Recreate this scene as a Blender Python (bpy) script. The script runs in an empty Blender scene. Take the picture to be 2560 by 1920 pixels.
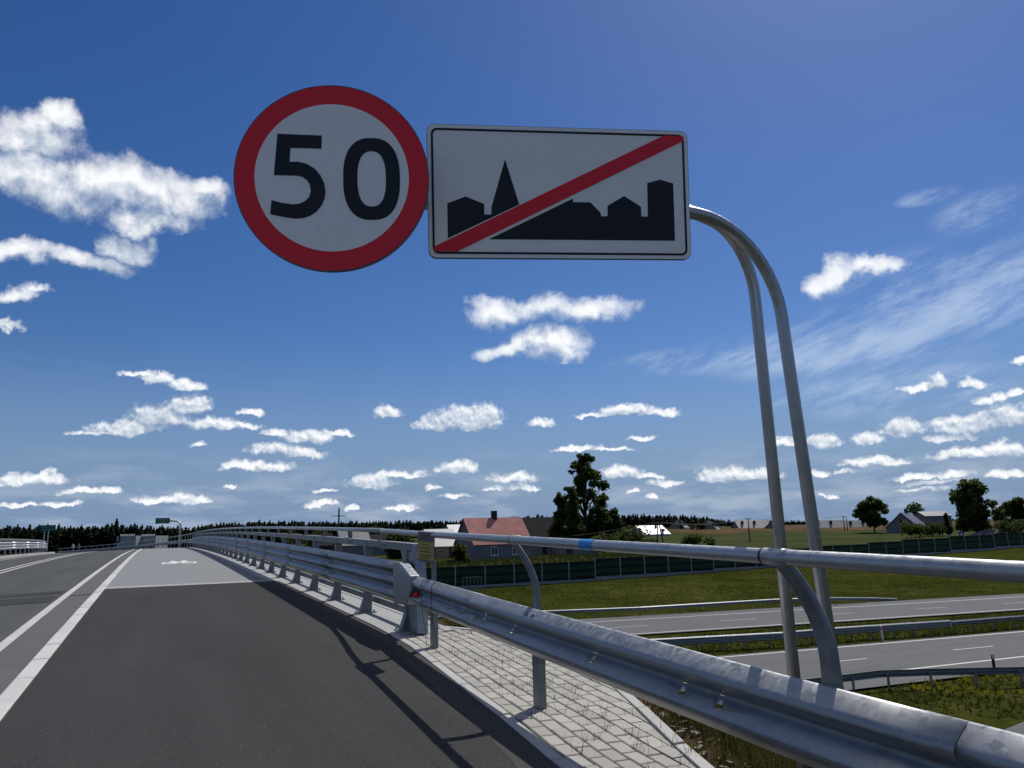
import bpy, bmesh, math, random
import numpy as np
from mathutils import Vector, Matrix, noise as mnoise

scene = bpy.context.scene
COL = scene.collection
rnd = random.Random(7)

# ------------------------------------------------------------------ camera
F_PX, VH, ROLL, CAM_H = 1923.0, 1338.0, 0.026, 1.33       # focal in px of a 2560 px wide frame, horizon row, roll, eye height
PITCH = math.atan((VH - 960.0) * math.cos(ROLL) / F_PX)
cr, sr = math.cos(ROLL), math.sin(ROLL)
_right, _up = Vector((1, 0, 0)), Vector((0, -math.sin(PITCH), math.cos(PITCH)))
_fwd = Vector((0, math.cos(PITCH), math.sin(PITCH)))
_ax = _right * cr - _up * sr
_ay = _right * sr + _up * cr
cam_data = bpy.data.cameras.new('camera')
cam_data.sensor_width = 36.0
cam_data.lens = F_PX / 2560.0 * 36.0
cam_data.clip_start = 0.05
cam_data.clip_end = 20000.0
cam = bpy.data.objects.new('camera', cam_data)
COL.objects.link(cam)
M = Matrix.Identity(4)
for i in range(3):
    M[i][0], M[i][1], M[i][2] = _ax[i], _ay[i], -_fwd[i]
M[2][3] = CAM_H
cam.matrix_world = M
scene.camera = cam
scene.render.resolution_x, scene.render.resolution_y = 1024, 768


def ray(u, v):
    x, y = (u - 1280.0) / F_PX, (v - 960.0) / F_PX
    return (_ax * x - _ay * y + _fwd)


def at_depth(u, v, Y):
    """world point seen at pixel (u,v) at forward distance Y"""
    d = ray(u, v)
    return Vector((0, 0, CAM_H)) + d * (Y / d.y)


def at_z(u, v, z):
    d = ray(u, v)
    return Vector((0, 0, CAM_H)) + d * ((z - CAM_H) / d.z)


# ------------------------------------------------------------------ sun, sky, exposure
SUN_AZ, SUN_EL = math.radians(30.0), math.radians(51.0)    # azimuth to the right of +Y
sun_dir = Vector((math.sin(SUN_AZ) * math.cos(SUN_EL), math.cos(SUN_AZ) * math.cos(SUN_EL), math.sin(SUN_EL)))
sl = bpy.data.lights.new('sun', 'SUN')
sl.energy = 3.9
sl.angle = math.radians(0.5)
sl.color = (1.0, 0.95, 0.87)
so = bpy.data.objects.new('sun', sl)
so.rotation_euler = (-sun_dir).to_track_quat('-Z', 'Y').to_euler()
COL.objects.link(so)

scene.view_settings.view_transform = 'Standard'
scene.view_settings.look = 'None'
scene.view_settings.exposure = 0.16
scene.view_settings.gamma = 1.0


class NT:
    """tiny node-tree writer"""
    def __init__(self, tree):
        self.t = tree
        tree.nodes.clear()

    def n(self, typ, **kw):
        nd = self.t.nodes.new(typ)
        for k, v in kw.items():
            setattr(nd, k, v)
        return nd

    def put(self, sock, val):
        if val is None:
            return
        if isinstance(val, bpy.types.NodeSocket):
            self.t.links.new(val, sock)
        else:
            try:
                sock.default_value = val
            except Exception:
                if isinstance(val, (tuple, list)) and len(val) == 3:
                    sock.default_value = (*val, 1.0)
                else:
                    raise

    def m(self, op, a=None, b=None, c=None, clamp=False):
        nd = self.n('ShaderNodeMath', operation=op, use_clamp=clamp)
        for i, v in enumerate((a, b, c)):
            self.put(nd.inputs[i], v)
        return nd.outputs[0]

    def vm(self, op, a=None, b=None, c=None):
        nd = self.n('ShaderNodeVectorMath', operation=op)
        for i, v in enumerate((a, b, c)):
            self.put(nd.inputs[i], v)
        return nd.outputs['Value'] if op in ('DOT_PRODUCT', 'LENGTH', 'DISTANCE') else nd.outputs[0]

    def noise(self, vec, scale, detail=4, rough=0.55, dist=0.0, out='Fac'):
        nd = self.n('ShaderNodeTexNoise')
        self.put(nd.inputs['Vector'], vec)
        nd.inputs['Scale'].default_value = scale
        nd.inputs['Detail'].default_value = detail
        nd.inputs['Roughness'].default_value = rough
        nd.inputs['Distortion'].default_value = dist
        return nd.outputs[0] if out == 'Fac' else nd.outputs[1]

    def voronoi(self, vec, scale, out='Distance', feature='F1', rand=1.0):
        nd = self.n('ShaderNodeTexVoronoi', feature=feature)
        self.put(nd.inputs['Vector'], vec)
        nd.inputs['Scale'].default_value = scale
        nd.inputs['Randomness'].default_value = rand
        return nd.outputs[out]

    def ramp(self, fac, stops, interp='LINEAR'):
        nd = self.n('ShaderNodeValToRGB')
        cr_ = nd.color_ramp
        cr_.interpolation = interp
        while len(cr_.elements) < len(stops):
            cr_.elements.new(0.5)
        for e, (p, c) in zip(cr_.elements, stops):
            e.position = p
            e.color = (c, c, c, 1) if isinstance(c, (int, float)) else (*c, 1)
        self.put(nd.inputs[0], fac)
        return nd.outputs[0]

    def mix(self, fac, a, b, blend='MIX'):
        nd = self.n('ShaderNodeMix', data_type='RGBA', blend_type=blend)
        nd.clamp_factor = True
        self.put(nd.inputs[0], fac)
        self.put(nd.inputs[6], a)
        self.put(nd.inputs[7], b)
        return nd.outputs[2]

    def sep(self, vec):
        nd = self.n('ShaderNodeSeparateXYZ')
        self.put(nd.inputs[0], vec)
        return nd.outputs

    def comb(self, x=0.0, y=0.0, z=0.0):
        nd = self.n('ShaderNodeCombineXYZ')
        for i, v in enumerate((x, y, z)):
            self.put(nd.inputs[i], v)
        return nd.outputs[0]

    def sstep(self, x, lo, hi, tlo=0.0, thi=1.0):
        nd = self.n('ShaderNodeMapRange', interpolation_type='SMOOTHSTEP')
        nd.clamp = True
        self.put(nd.inputs['Value'], x)
        for k, v in (('From Min', lo), ('From Max', hi), ('To Min', tlo), ('To Max', thi)):
            self.put(nd.inputs[k], v)
        return nd.outputs[0]


world = bpy.data.worlds.new('World')
scene.world = world
world.use_nodes = True
w = NT(world.node_tree)
sky = w.n('ShaderNodeTexSky', sky_type='NISHITA')
sky.sun_disc = False
sky.sun_elevation = SUN_EL
sky.sun_rotation = SUN_AZ
sky.altitude = 100.0
sky.air_density = 1.0
sky.dust_density = 0.35
sky.ozone_density = 1.6
SKY_STRENGTH = 0.062
tc = w.n('ShaderNodeTexCoord')
dvec = tc.outputs['Generated']
dx, dy, dz = w.sep(dvec)
az0 = w.m('ARCTAN2', dx, dy)
el = w.m('ARCSINE', dz)
# the cloud field carries on all round the compass (mirrored every 90 degrees)
az = w.m('SUBTRACT', w.m('PINGPONG', w.m('ADD', az0, math.pi / 4 + 2 * math.pi), math.pi / 2), math.pi / 4)
P = w.comb(az, el, 0.0)
# cumulus: soft elliptical cores (px, py, rx, ry in photo pixels -> directions), edges broken up by warped noise
CL = [(60, 330, 160, 55), (140, 300, 70, 30), (60, 440, 190, 62), (250, 460, 190, 62), (420, 480, 130, 55), (510, 475, 70, 36),
      (370, 545, 110, 34), (40, 640, 110, 32), (200, 648, 130, 28), (320, 610, 70, 34), (70, 750, 60, 18), (115, 735, 40, 13), (35, 812, 40, 9),
      (1255, 772, 75, 40), (1350, 772, 80, 38), (1470, 776, 110, 34), (1265, 868, 80, 24), (1370, 858, 100, 36),
      (2020, 705, 50, 32), (2095, 684, 80, 34), (2190, 664, 75, 24),
      (395, 945, 55, 16), (460, 962, 50, 15), (340, 938, 40, 8), (470, 1010, 62, 26), (400, 1040, 80, 32), (320, 1068, 105, 20), (225, 1082, 60, 7),
      (540, 1060, 75, 16), (610, 1062, 50, 9), (630, 1032, 40, 9), (495, 1112, 26, 10), (690, 1078, 40, 10), (775, 1092, 75, 20), (690, 1125, 80, 18),
      (765, 1138, 60, 13), (850, 1085, 45, 8), (610, 1163, 75, 12), (690, 1168, 48, 14), (968, 1032, 38, 18), (1150, 1048, 100, 30), (1215, 1038, 50, 28),
      (1075, 1055, 40, 18), (930, 1203, 70, 20), (1010, 1186, 70, 11), (1140, 1170, 48, 17), (1278, 1193, 62, 13), (1236, 1220, 30, 8), (1312, 1217, 42, 11),
      (1085, 1220, 20, 7), (1133, 1240, 44, 8), (815, 1228, 32, 6), (575, 1211, 20, 6), (810, 1260, 48, 9), (882, 1270, 18, 9), (1005, 1270, 48, 8),
      (90, 1197, 95, 15), (120, 1188, 32, 12), (20, 1207, 45, 10), (200, 1228, 65, 9), (275, 1226, 38, 10), (40, 1265, 60, 7), (150, 1260, 60, 9),
      (380, 1247, 55, 9), (450, 1248, 52, 17), (505, 1252, 28, 11), (1565, 1024, 75, 14), (1650, 1030, 60, 11), (1490, 1038, 55, 6), (1353, 1056, 36, 12),
      (1600, 1097, 40, 8), (1440, 1122, 65, 8), (1530, 1125, 55, 5), (1550, 1178, 60, 16), (1615, 1190, 50, 9), (1660, 1206, 50, 9), (1800, 1188, 65, 19),
      (1835, 1176, 32, 16), (1895, 1186, 60, 16), (1585, 1231, 15, 6), (1625, 1243, 16, 8), (2060, 1106, 50, 20), (2170, 1099, 48, 18), (2255, 1072, 62, 26),
      (2420, 1058, 105, 26), (2510, 1040, 80, 36), (2375, 1093, 75, 13), (2435, 958, 42, 16), (2295, 970, 50, 11), (2345, 952, 28, 20), (2480, 994, 50, 13),
      (2545, 978, 35, 9), (2190, 1152, 100, 13), (2400, 1132, 85, 15), (2505, 1127, 85, 19), (2115, 1177, 38, 6), (2290, 1192, 75, 10), (2385, 1186, 52, 13),
      (2330, 1207, 95, 6), (2520, 1187, 65, 14), (2050, 1184, 26, 10), (2300, 1224, 75, 6), (2072, 1239, 26, 5), (2560, 905, 30, 11), (1960, 1105, 40, 12)]


def dir_azel(u, v):
    d = ray(u, v).normalized()
    return math.atan2(d.x, d.y), math.asin(d.z)


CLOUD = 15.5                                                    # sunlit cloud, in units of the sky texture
# clear sky, graded to a deep polarised blue
skyc = w.n('ShaderNodeHueSaturation')
skyc.inputs['Saturation'].default_value = 1.32
skyc.inputs['Value'].default_value = 1.0
w.put(skyc.inputs['Color'], sky.outputs[0])
sky_col = w.mix(1.0, skyc.outputs[0], (0.74, 0.80, 1.03), 'MULTIPLY')
sky_col = w.mix(w.sstep(el, 0.26, 0.0, 0.0, 0.93), sky_col, (2.75, 4.25, 6.9))          # blue-grey air low down, all round


def noise2(vec, scale, detail, rough, dist=0.0, out='Fac'):
    o = w.noise(vec, scale, detail, rough, dist, out)
    o.node.noise_dimensions = '2D'
    return o


def blob_params(b):
    cx, cy, rx, ry = b[:4]
    a0, e0 = dir_azel(cx, cy)
    a1 = abs(dir_azel(cx + rx, cy)[0] - dir_azel(cx - rx, cy)[0]) / 2
    e1 = abs(dir_azel(cx, cy - ry)[1] - dir_azel(cx, cy + ry)[1]) / 2
    k = 0.98 if cy < 915 else 0.93
    return a0, e0, a1 * k, e1 * k * 1.05


def chain(vec, blobs, k, flat=False):
    q = None
    for (a0, e0, a1, e1) in blobs:
        if flat:                                                # cumulus: flat base, domed top
            e0, e1 = e0 - 0.30 * e1, e1 * 1.30
        pv = w.vm('MULTIPLY_ADD', vec, (1 / a1, 1 / e1, 0.0), (-a0 / a1, -e0 / e1, 0.0))
        if flat:
            pv = w.vm('MAXIMUM', pv, w.vm('MULTIPLY', pv, (-1.0, -2.2, 0.0)))
        qi = w.vm('DOT_PRODUCT', pv, pv)
        q = qi if q is None else w.m('SMOOTH_MIN', q, qi, k)
    return q


def background(col):
    b = w.n('ShaderNodeBackground')
    w.put(b.inputs[0], col)
    b.inputs[1].default_value = SKY_STRENGTH
    return b.outputs[0]


def cloud_sky(blobs, base, nscale, warp, fscale, delta, amax, flat=False):
    """one sector of sky: clear colour with the clouds that reach into it"""
    nv = noise2(P, nscale, 7, 0.62, 0.0, 'Color')
    nvc = w.vm('SUBTRACT', nv, (0.5, 0.5, 0.5))
    Pw = w.vm('MULTIPLY_ADD', nvc, (warp, warp * 0.8, 0.0), P)
    fine = noise2(P, fscale, 5, 0.60)
    fterm = w.m('MULTIPLY', w.m('SUBTRACT', fine, 0.5), 2.0)
    core = w.m('SUBTRACT', 1.55, chain(Pw, blobs, 0.4, flat))
    # the same shape looked up a little higher: lit tops, grey undersides
    up = w.vm('ADD', Pw, (delta * 0.35, delta, 0.0))
    core_up = w.m('SUBTRACT', 1.55, chain(up, blobs, 0.4, flat))
    fine_up = noise2(w.vm('ADD', P, (delta * 0.2, delta * 0.5, 0.0)), fscale, 5, 0.60)
    dens = w.m('ADD', w.m('MAXIMUM', core, -3.0), fterm)
    alpha = w.m('MULTIPLY', w.sstep(dens, 0.0, 1.45) if flat else w.sstep(dens, -0.10, 1.90), amax)
    slope = w.m('SUBTRACT', w.m('MAXIMUM', core, -0.6), w.m('MAXIMUM', core_up, -0.6))
    lum = w.m('ADD', w.m('MULTIPLY', slope, 0.30), w.m('MULTIPLY', w.m('SUBTRACT', fine, fine_up), 1.1))
    lum = w.m('SUBTRACT', w.m('ADD', lum, 0.50 if flat else 0.60), w.m('MULTIPLY', w.sstep(dens, 0.9, 2.1), 0.20))
    lum = w.m('ADD', lum, w.m('MULTIPLY', w.sep(nvc)[2], 0.55))
    col = w.ramp(lum, [(0.15, (0.32, 0.40, 0.52)), (0.5, (0.56, 0.63, 0.72)), (0.88, (0.96, 0.97, 0.98))])
    col = w.mix(1.0, col, (CLOUD, CLOUD, CLOUD), 'MULTIPLY')
    return background(w.mix(alpha, base, col))


BL = [blob_params(b) for b in CL]
E_SPLIT = dir_azel(1280, 915)[1]
WARP_HI, WARP_LO = 0.085, 0.026
# thin cirrus, combed streaks rising to the right
ca, sa = math.cos(0.30), math.sin(0.30)
sx = w.m('ADD', w.m('MULTIPLY', az, ca), w.m('MULTIPLY', el, sa))
sy = w.m('SUBTRACT', w.m('MULTIPLY', el, ca), w.m('MULTIPLY', az, sa))
sv = w.comb(w.m('MULTIPLY', sx, 4.5), w.m('MULTIPLY', sy, 19.0), 0.0)
cn = noise2(sv, 1.0, 9, 0.70, 0.15)
CIR = [blob_params(b) for b in [(2380, 750, 420, 150), (2080, 870, 400, 80), (2480, 530, 170, 60), (2250, 980, 430, 70), (1750, 900, 260, 36), (2320, 492, 90, 22)]]
calpha = w.m('MULTIPLY', w.m('MULTIPLY', w.sstep(cn, 0.36, 0.72), w.sstep(chain(P, CIR, 0.4), 1.3, 0.0)), 0.50)
base_hi = w.mix(calpha, sky_col, (0.62 * CLOUD, 0.72 * CLOUD, 0.86 * CLOUD))
# far, thin cloud bands towards the horizon
veil_n = noise2(w.vm('MULTIPLY', P, (1.0, 4.5, 0.0)), 9.0, 7, 0.64)
veil = w.m('MULTIPLY', w.m('MULTIPLY', w.sstep(el, 0.13, 0.03), w.sstep(veil_n, 0.40, 0.72)), 0.44)
base_lo = w.mix(veil, base_hi, (0.52 * CLOUD, 0.58 * CLOUD, 0.66 * CLOUD))
hi_blobs = [b for b in BL if b[1] > E_SPLIT]
lo_blobs = [b for b in BL if b[1] <= E_SPLIT]
# unseen cloud cover added above the frame as white fill light for the signs
over_fill_n = noise2(w.comb(w.m('DIVIDE', dx, w.m('MAXIMUM', dz, 0.2)), w.m('DIVIDE', dy, w.m('MAXIMUM', dz, 0.2)), 0.0), 2.2, 7, 0.58)
over = w.m('MULTIPLY', w.sstep(over_fill_n, 0.47, 0.61), w.sstep(el, 0.72, 0.86))
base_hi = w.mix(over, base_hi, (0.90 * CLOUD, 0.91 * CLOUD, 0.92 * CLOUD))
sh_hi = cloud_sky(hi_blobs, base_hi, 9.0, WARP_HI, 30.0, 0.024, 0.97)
cuts = [dir_azel(u, 1100)[0] for u in (480, 900, 1420, 2020)]
edges = [-9.0] + cuts + [9.0]
sectors = []
for i in range(5):
    mine = [b for b in lo_blobs if b[0] + 1.5 * b[2] + 0.02 > edges[i] and b[0] - 1.5 * b[2] - 0.02 < edges[i + 1]]
    sectors.append(cloud_sky(mine, base_lo, 30.0, WARP_LO, 85.0, 0.009, 0.92, True))


def pick(fac, a, b):
    m_ = w.n('ShaderNodeMixShader')
    w.put(m_.inputs[0], fac)
    w.t.links.new(a, m_.inputs[1])
    w.t.links.new(b, m_.inputs[2])
    return m_.outputs[0]


lo_sh = sectors[0]
for c_, s_ in zip(cuts, sectors[1:]):
    lo_sh = pick(w.m('GREATER_THAN', az, c_), lo_sh, s_)
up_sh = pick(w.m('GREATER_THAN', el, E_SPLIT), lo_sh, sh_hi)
below = background((0.30 * CLOUD, 0.34 * CLOUD, 0.38 * CLOUD))     # under the horizon: hidden by the ground sheet
all_sh = pick(w.m('GREATER_THAN', dz, -0.02), below, up_sh)
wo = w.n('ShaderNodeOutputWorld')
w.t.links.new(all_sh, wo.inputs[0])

# ------------------------------------------------------------------ helpers
UPV = Vector((0, 0, 1))

def link(o):
    COL.objects.link(o)
    return o


def tag(o, label=None, cat=None, group=None, kind=None):
    if label:
        o['label'] = label
    if cat:
        o['category'] = cat
    if group:
        o['group'] = group
    if kind:
        o['kind'] = kind
    return o


def thing(name, label, cat, loc=(0, 0, 0), group=None):
    e = bpy.data.objects.new(name, None)
    e.empty_display_size = 0.2
    e.location = loc
    link(e)
    return tag(e, label, cat, group)


def set_parent(o, parent):
    if parent is not None:
        o.parent = parent
        loc = Vector((0, 0, 0))
        p = parent
        while p is not None:                      # all parents are unrotated: keep world-space vertices
            loc += Vector(p.location)
            p = p.parent
        o.location = -loc


def mesh_obj(name, verts, faces, mat=None, parent=None, smooth=False):
    me = bpy.data.meshes.new(name)
    me.from_pydata([tuple(v) for v in verts], [], faces)
    me.update()
    if smooth:
        me.polygons.foreach_set('use_smooth', [True] * len(me.polygons))
    if mat is not None:
        me.materials.append(mat)
    o = bpy.data.objects.new(name, me)
    link(o)
    set_parent(o, parent)
    return o


class MB:
    """collects shapes (world coordinates) into one mesh"""
    def __init__(self):
        self.v, self.f = [], []

    def add(self, vs, fs):
        b = len(self.v)
        self.v += [tuple(p) for p in vs]
        self.f += [tuple(i + b for i in q) for q in fs]
        return self

    def box(self, c, size, ax=None, ay=None, az_=None):
        c = Vector(c)
        X = Vector(ax) if ax is not None else Vector((1, 0, 0))
        Y = Vector(ay) if ay is not None else Vector((0, 1, 0))
        Z = Vector(az_) if az_ is not None else Vector((0, 0, 1))
        a, b, d = size[0] / 2, size[1] / 2, size[2] / 2
        vs = [c + X * (sx * a) + Y * (sy * b) + Z * (sz * d) for sz in (-1, 1) for sy in (-1, 1) for sx in (-1, 1)]
        self.add(vs, [(0, 2, 3, 1), (4, 5, 7, 6), (0, 1, 5, 4), (2, 6, 7, 3), (0, 4, 6, 2), (1, 3, 7, 5)])
        return self

    def tube(self, pts, r, seg=10, caps=True, squash=None):
        pts = [Vector(p) for p in pts]
        n = len(pts)
        rs = r if isinstance(r, (list, tuple)) else [r] * n
        t0 = (pts[1] - pts[0]).normalized()
        ref = Vector((0, 0, 1)) if abs(t0.z) < 0.9 else Vector((1, 0, 0))
        nx = t0.cross(ref).normalized()
        rings = []
        for i, p in enumerate(pts):
            t = (pts[min(i + 1, n - 1)] - pts[max(i - 1, 0)]).normalized()
            nx = (nx - t * nx.dot(t)).normalized()
            ny = t.cross(nx)
            rings.append([p + nx * (rs[i] * math.cos(2 * math.pi * k / seg)) + ny * (rs[i] * math.sin(2 * math.pi * k / seg)) for k in range(seg)])
        vs = [q for rg in rings for q in rg]
        fs = []
        for i in range(n - 1):
            for k in range(seg):
                a, b = i * seg + k, i * seg + (k + 1) % seg
                fs.append((a, b, b + seg, a + seg))
        if caps:
            fs.append(tuple(range(seg))[::-1])
            fs.append(tuple((n - 1) * seg + k for k in range(seg)))
        return self.add(vs, fs)

    def sweep(self, frames, prof, closed=False, caps=False):
        """frames: list of (point, sideways, up); prof: list of (side, up)"""
        m_ = len(prof)
        vs = []
        for (p, a, b) in frames:
            for (x, y) in prof:
                vs.append(p + a * x + b * y)
        fs = []
        mm = m_ if closed else m_ - 1
        for i in range(len(frames) - 1):
            for k in range(mm):
                a, b = i * m_ + k, i * m_ + (k + 1) % m_
                fs.append((a, b, b + m_, a + m_))
        if caps and closed:
            fs.append(tuple(range(m_))[::-1])
            fs.append(tuple((len(frames) - 1) * m_ + k for k in range(m_)))
        return self.add(vs, fs)

    def prism(self, poly, d):
        """poly: list of 3D points (planar), extruded by vector d"""
        n = len(poly)
        poly = [Vector(p) for p in poly]
        d = Vector(d)
        self.add(poly + [p + d for p in poly], [tuple(range(n))[::-1], tuple(range(n, 2 * n))] +
                 [(i, (i + 1) % n, (i + 1) % n + n, i + n) for i in range(n)])
        return self

    def build(self, name, mat, parent=None, smooth=False, solid=0.0, bevel=0.0, autosmooth=None):
        o = mesh_obj(name, self.v, self.f, mat, parent, smooth)
        if solid:
            md = o.modifiers.new('solid', 'SOLIDIFY')
            md.thickness = solid
            md.offset = 0.0
        if bevel:
            md = o.modifiers.new('bevel', 'BEVEL')
            md.width = bevel
            md.segments = 2
            md.limit_method = 'ANGLE'
        if autosmooth is not None:
            me = o.data
            me.polygons.foreach_set('use_smooth', [True] * len(me.polygons))
            me.set_sharp_from_angle(angle=math.radians(autosmooth))
        return o


def copy_obj(o, loc=None, parent=None):
    c = o.copy()
    link(c)
    if parent is not None:
        c.parent = parent
    if loc is not None:
        c.location = loc
    return c


# ------------------------------------------------------------------ materials
MATS = {}


def mat(name):
    m_ = bpy.data.materials.new(name)
    m_.use_nodes = True
    t = NT(m_.node_tree)
    out = t.n('ShaderNodeOutputMaterial')
    b = t.n('ShaderNodeBsdfPrincipled')
    t.t.links.new(b.outputs[0], out.inputs[0])
    MATS[name] = m_
    return m_, t, b


def bump(t, b, h, strength=0.3, dist=0.01):
    nd = t.n('ShaderNodeBump')
    nd.inputs['Strength'].default_value = strength
    nd.inputs['Distance'].default_value = dist
    t.put(nd.inputs['Height'], h)
    t.t.links.new(nd.outputs[0], b.inputs['Normal'])


def plain(name, col, rough=0.7, metal=0.0, var=0.12, scale=6.0, spec=0.4, bmp=0.0):
    m_, t, b = mat(name)
    g = t.n('ShaderNodeNewGeometry').outputs['Position']
    n1 = t.noise(g, scale, 6, 0.6)
    lo = tuple(c * (1 - var) for c in col)
    hi = tuple(min(1, c * (1 + var)) for c in col)
    t.put(b.inputs['Base Color'], t.ramp(n1, [(0.3, lo), (0.7, hi)]))
    t.put(b.inputs['Roughness'], t.ramp(n1, [(0.3, max(0, rough - 0.08)), (0.7, min(1, rough + 0.08))]))
    b.inputs['Metallic'].default_value = metal
    b.inputs['Specular IOR Level'].default_value = spec
    if bmp:
        bump(t, b, t.noise(g, scale * 8, 4, 0.6), bmp, 0.01)
    return m_


def asphalt(name, col, streak=0.0, patch=0.25, grit=260.0, rough=0.85, along=(-0.418, 0.9085, 0.0)):
    m_, t, b = mat(name)
    g = t.n('ShaderNodeNewGeometry').outputs['Position']
    big = t.noise(g, 0.55, 5, 0.6)
    mid = t.noise(g, 5.0, 5, 0.65)
    fine = t.noise(g, grit, 2, 0.7)
    stones = t.voronoi(g, grit * 0.55, 'Distance')
    f = t.m('ADD', t.m('MULTIPLY', t.m('SUBTRACT', big, 0.5), patch * 2), t.m('MULTIPLY', t.m('SUBTRACT', mid, 0.5), 0.35))
    f = t.m('ADD', f, t.m('MULTIPLY', t.m('SUBTRACT', fine, 0.5), 1.1))
    f = t.m('ADD', f, t.m('MULTIPLY', t.m('SUBTRACT', t.noise(g, 70.0, 3, 0.75), 0.5), 0.9))
    # wear drawn out along the direction of travel
    al = t.vm('DOT_PRODUCT', g, along)
    ac = t.vm('DOT_PRODUCT', g, (along[1], -along[0], 0.0))
    wear = t.noise(t.comb(t.m('MULTIPLY', al, 0.16), t.m('MULTIPLY', ac, 1.7), 0.0), 1.0, 6, 0.62)
    f = t.m('ADD', f, t.m('MULTIPLY', t.m('SUBTRACT', wear, 0.5), 0.75))
    k = t.m('MAXIMUM', t.m('ADD', f, 1.0), 0.25)
    c = t.vm('MULTIPLY', t.comb(k, k, k), col)
    # pale chippings
    spk = t.voronoi(g, 33.0, 'Distance')
    pick_ = t.m('MULTIPLY', t.sstep(spk, 0.20, 0.08), t.sstep(t.noise(g, 14.0, 2, 0.5), 0.50, 0.60))
    c = t.mix(t.m('MULTIPLY', pick_, 0.5), c, (0.24, 0.235, 0.22))
    # stains
    st = t.sstep(t.noise(g, 1.7, 6, 0.7, 1.2), 0.60, 0.78)
    c = t.mix(t.m('MULTIPLY', st, streak), c, tuple(x * 1.9 for x in col))
    t.put(b.inputs['Base Color'], c)
    t.put(b.inputs['Roughness'], t.ramp(mid, [(0.3, rough - 0.1), (0.7, rough + 0.08)]))
    b.inputs['Specular IOR Level'].default_value = 0.08
    bump(t, b, t.m('ADD', stones, t.m('MULTIPLY', fine, 0.6)), 0.55, 0.004)
    return m_


def concrete(name, col, patch=0.12, rough=0.8, scale=1.0, per_object=0.0, speck=0.25):
    m_, t, b = mat(name)
    g = t.n('ShaderNodeNewGeometry').outputs['Position']
    big = t.noise(g, 0.9 * scale, 6, 0.62)
    mid = t.noise(g, 11.0 * scale, 6, 0.65)
    fine = t.noise(g, 190.0, 3, 0.7)
    k = t.m('ADD', t.m('MULTIPLY', t.m('SUBTRACT', big, 0.5), patch * 2.4), t.m('MULTIPLY', t.m('SUBTRACT', mid, 0.5), patch * 1.8))
    k = t.m('ADD', k, t.m('MULTIPLY', t.m('SUBTRACT', fine, 0.5), speck))
    k = t.m('ADD', k, 1.0)
    if per_object:
        oi = t.n('ShaderNodeObjectInfo')
        k = t.m('MULTIPLY', k, t.m('MULTIPLY_ADD', oi.outputs['Random'], per_object * 2, 1 - per_object))
    c = t.vm('MULTIPLY', t.comb(k, k, k), col)
    if per_object:
        c = t.mix(t.m('MULTIPLY', t.sstep(t.noise(g, 3.0, 5, 0.7), 0.55, 0.75), 0.35), c, tuple(x * 0.72 for x in (col[0], col[1] * 0.97, col[2] * 0.9)))
    t.put(b.inputs['Base Color'], c)
    t.put(b.inputs['Roughness'], t.ramp(mid, [(0.3, rough - 0.08), (0.7, rough + 0.08)]))
    b.inputs['Specular IOR Level'].default_value = 0.3
    bump(t, b, t.m('ADD', mid, t.m('MULTIPLY', fine, 0.5)), 0.35, 0.004)
    return m_


def galvanised(name, col=(0.305, 0.32, 0.335), rough=0.47, metal=0.80, spangle=34.0, contrast=0.14):
    m_, t, b = mat(name)
    g = t.n('ShaderNodeNewGeometry').outputs['Position']
    gw = t.vm('ADD', g, t.vm('MULTIPLY', t.vm('SUBTRACT', t.noise(g, 40.0, 3, 0.6, 0, 'Color'), (0.5, 0.5, 0.5)), (0.03, 0.03, 0.03)))
    cell = t.voronoi(gw, spangle, 'Color')
    cs = t.sep(cell)[0]
    mot = t.noise(g, 7.0, 7, 0.68)
    big = t.noise(g, 1.2, 4, 0.6)
    dirt = t.noise(t.vm('MULTIPLY', g, (1, 1, 0.25)), 22.0, 5, 0.65)
    k = t.m('ADD', 1.0, t.m('MULTIPLY', t.m('SUBTRACT', cs, 0.5), contrast * 1.4))
    k = t.m('ADD', k, t.m('MULTIPLY', t.m('SUBTRACT', mot, 0.5), contrast * 2.2))
    k = t.m('ADD', k, t.m('MULTIPLY', t.m('SUBTRACT', big, 0.5), 0.25))
    c = t.vm('MULTIPLY', t.comb(k, k, k), col)
    c = t.mix(t.m('MULTIPLY', t.sstep(dirt, 0.62, 0.78), 0.25), c, (0.19, 0.20, 0.21))
    t.put(b.inputs['Base Color'], c)
    b.inputs['Metallic'].default_value = metal
    r = t.m('ADD', rough, t.m('ADD', t.m('MULTIPLY', t.m('SUBTRACT', cs, 0.5), 0.16), t.m('MULTIPLY', t.m('SUBTRACT', mot, 0.5), 0.25)))
    t.put(b.inputs['Roughness'], r)
    bump(t, b, t.m('ADD', t.m('MULTIPLY', cs, 0.3), mot), 0.12, 0.003)
    return m_


def paint(name, col, wear=0.3, rough=0.6):
    m_, t, b = mat(name)
    g = t.n('ShaderNodeNewGeometry').outputs['Position']
    n1 = t.noise(g, 9.0, 7, 0.7)
    n2 = t.noise(g, 120.0, 3, 0.7)
    f = t.m('MULTIPLY', t.sstep(t.m('ADD', n1, t.m('MULTIPLY', n2, 0.35)), 0.62, 0.85), wear)
    t.put(b.inputs['Base Color'], t.mix(f, col, tuple(x * 0.45 for x in col)))
    b.inputs['Roughness'].default_value = rough
    b.inputs['Specular IOR Level'].default_value = 0.35
    bump(t, b, n2, 0.3, 0.003)
    return m_


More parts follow.
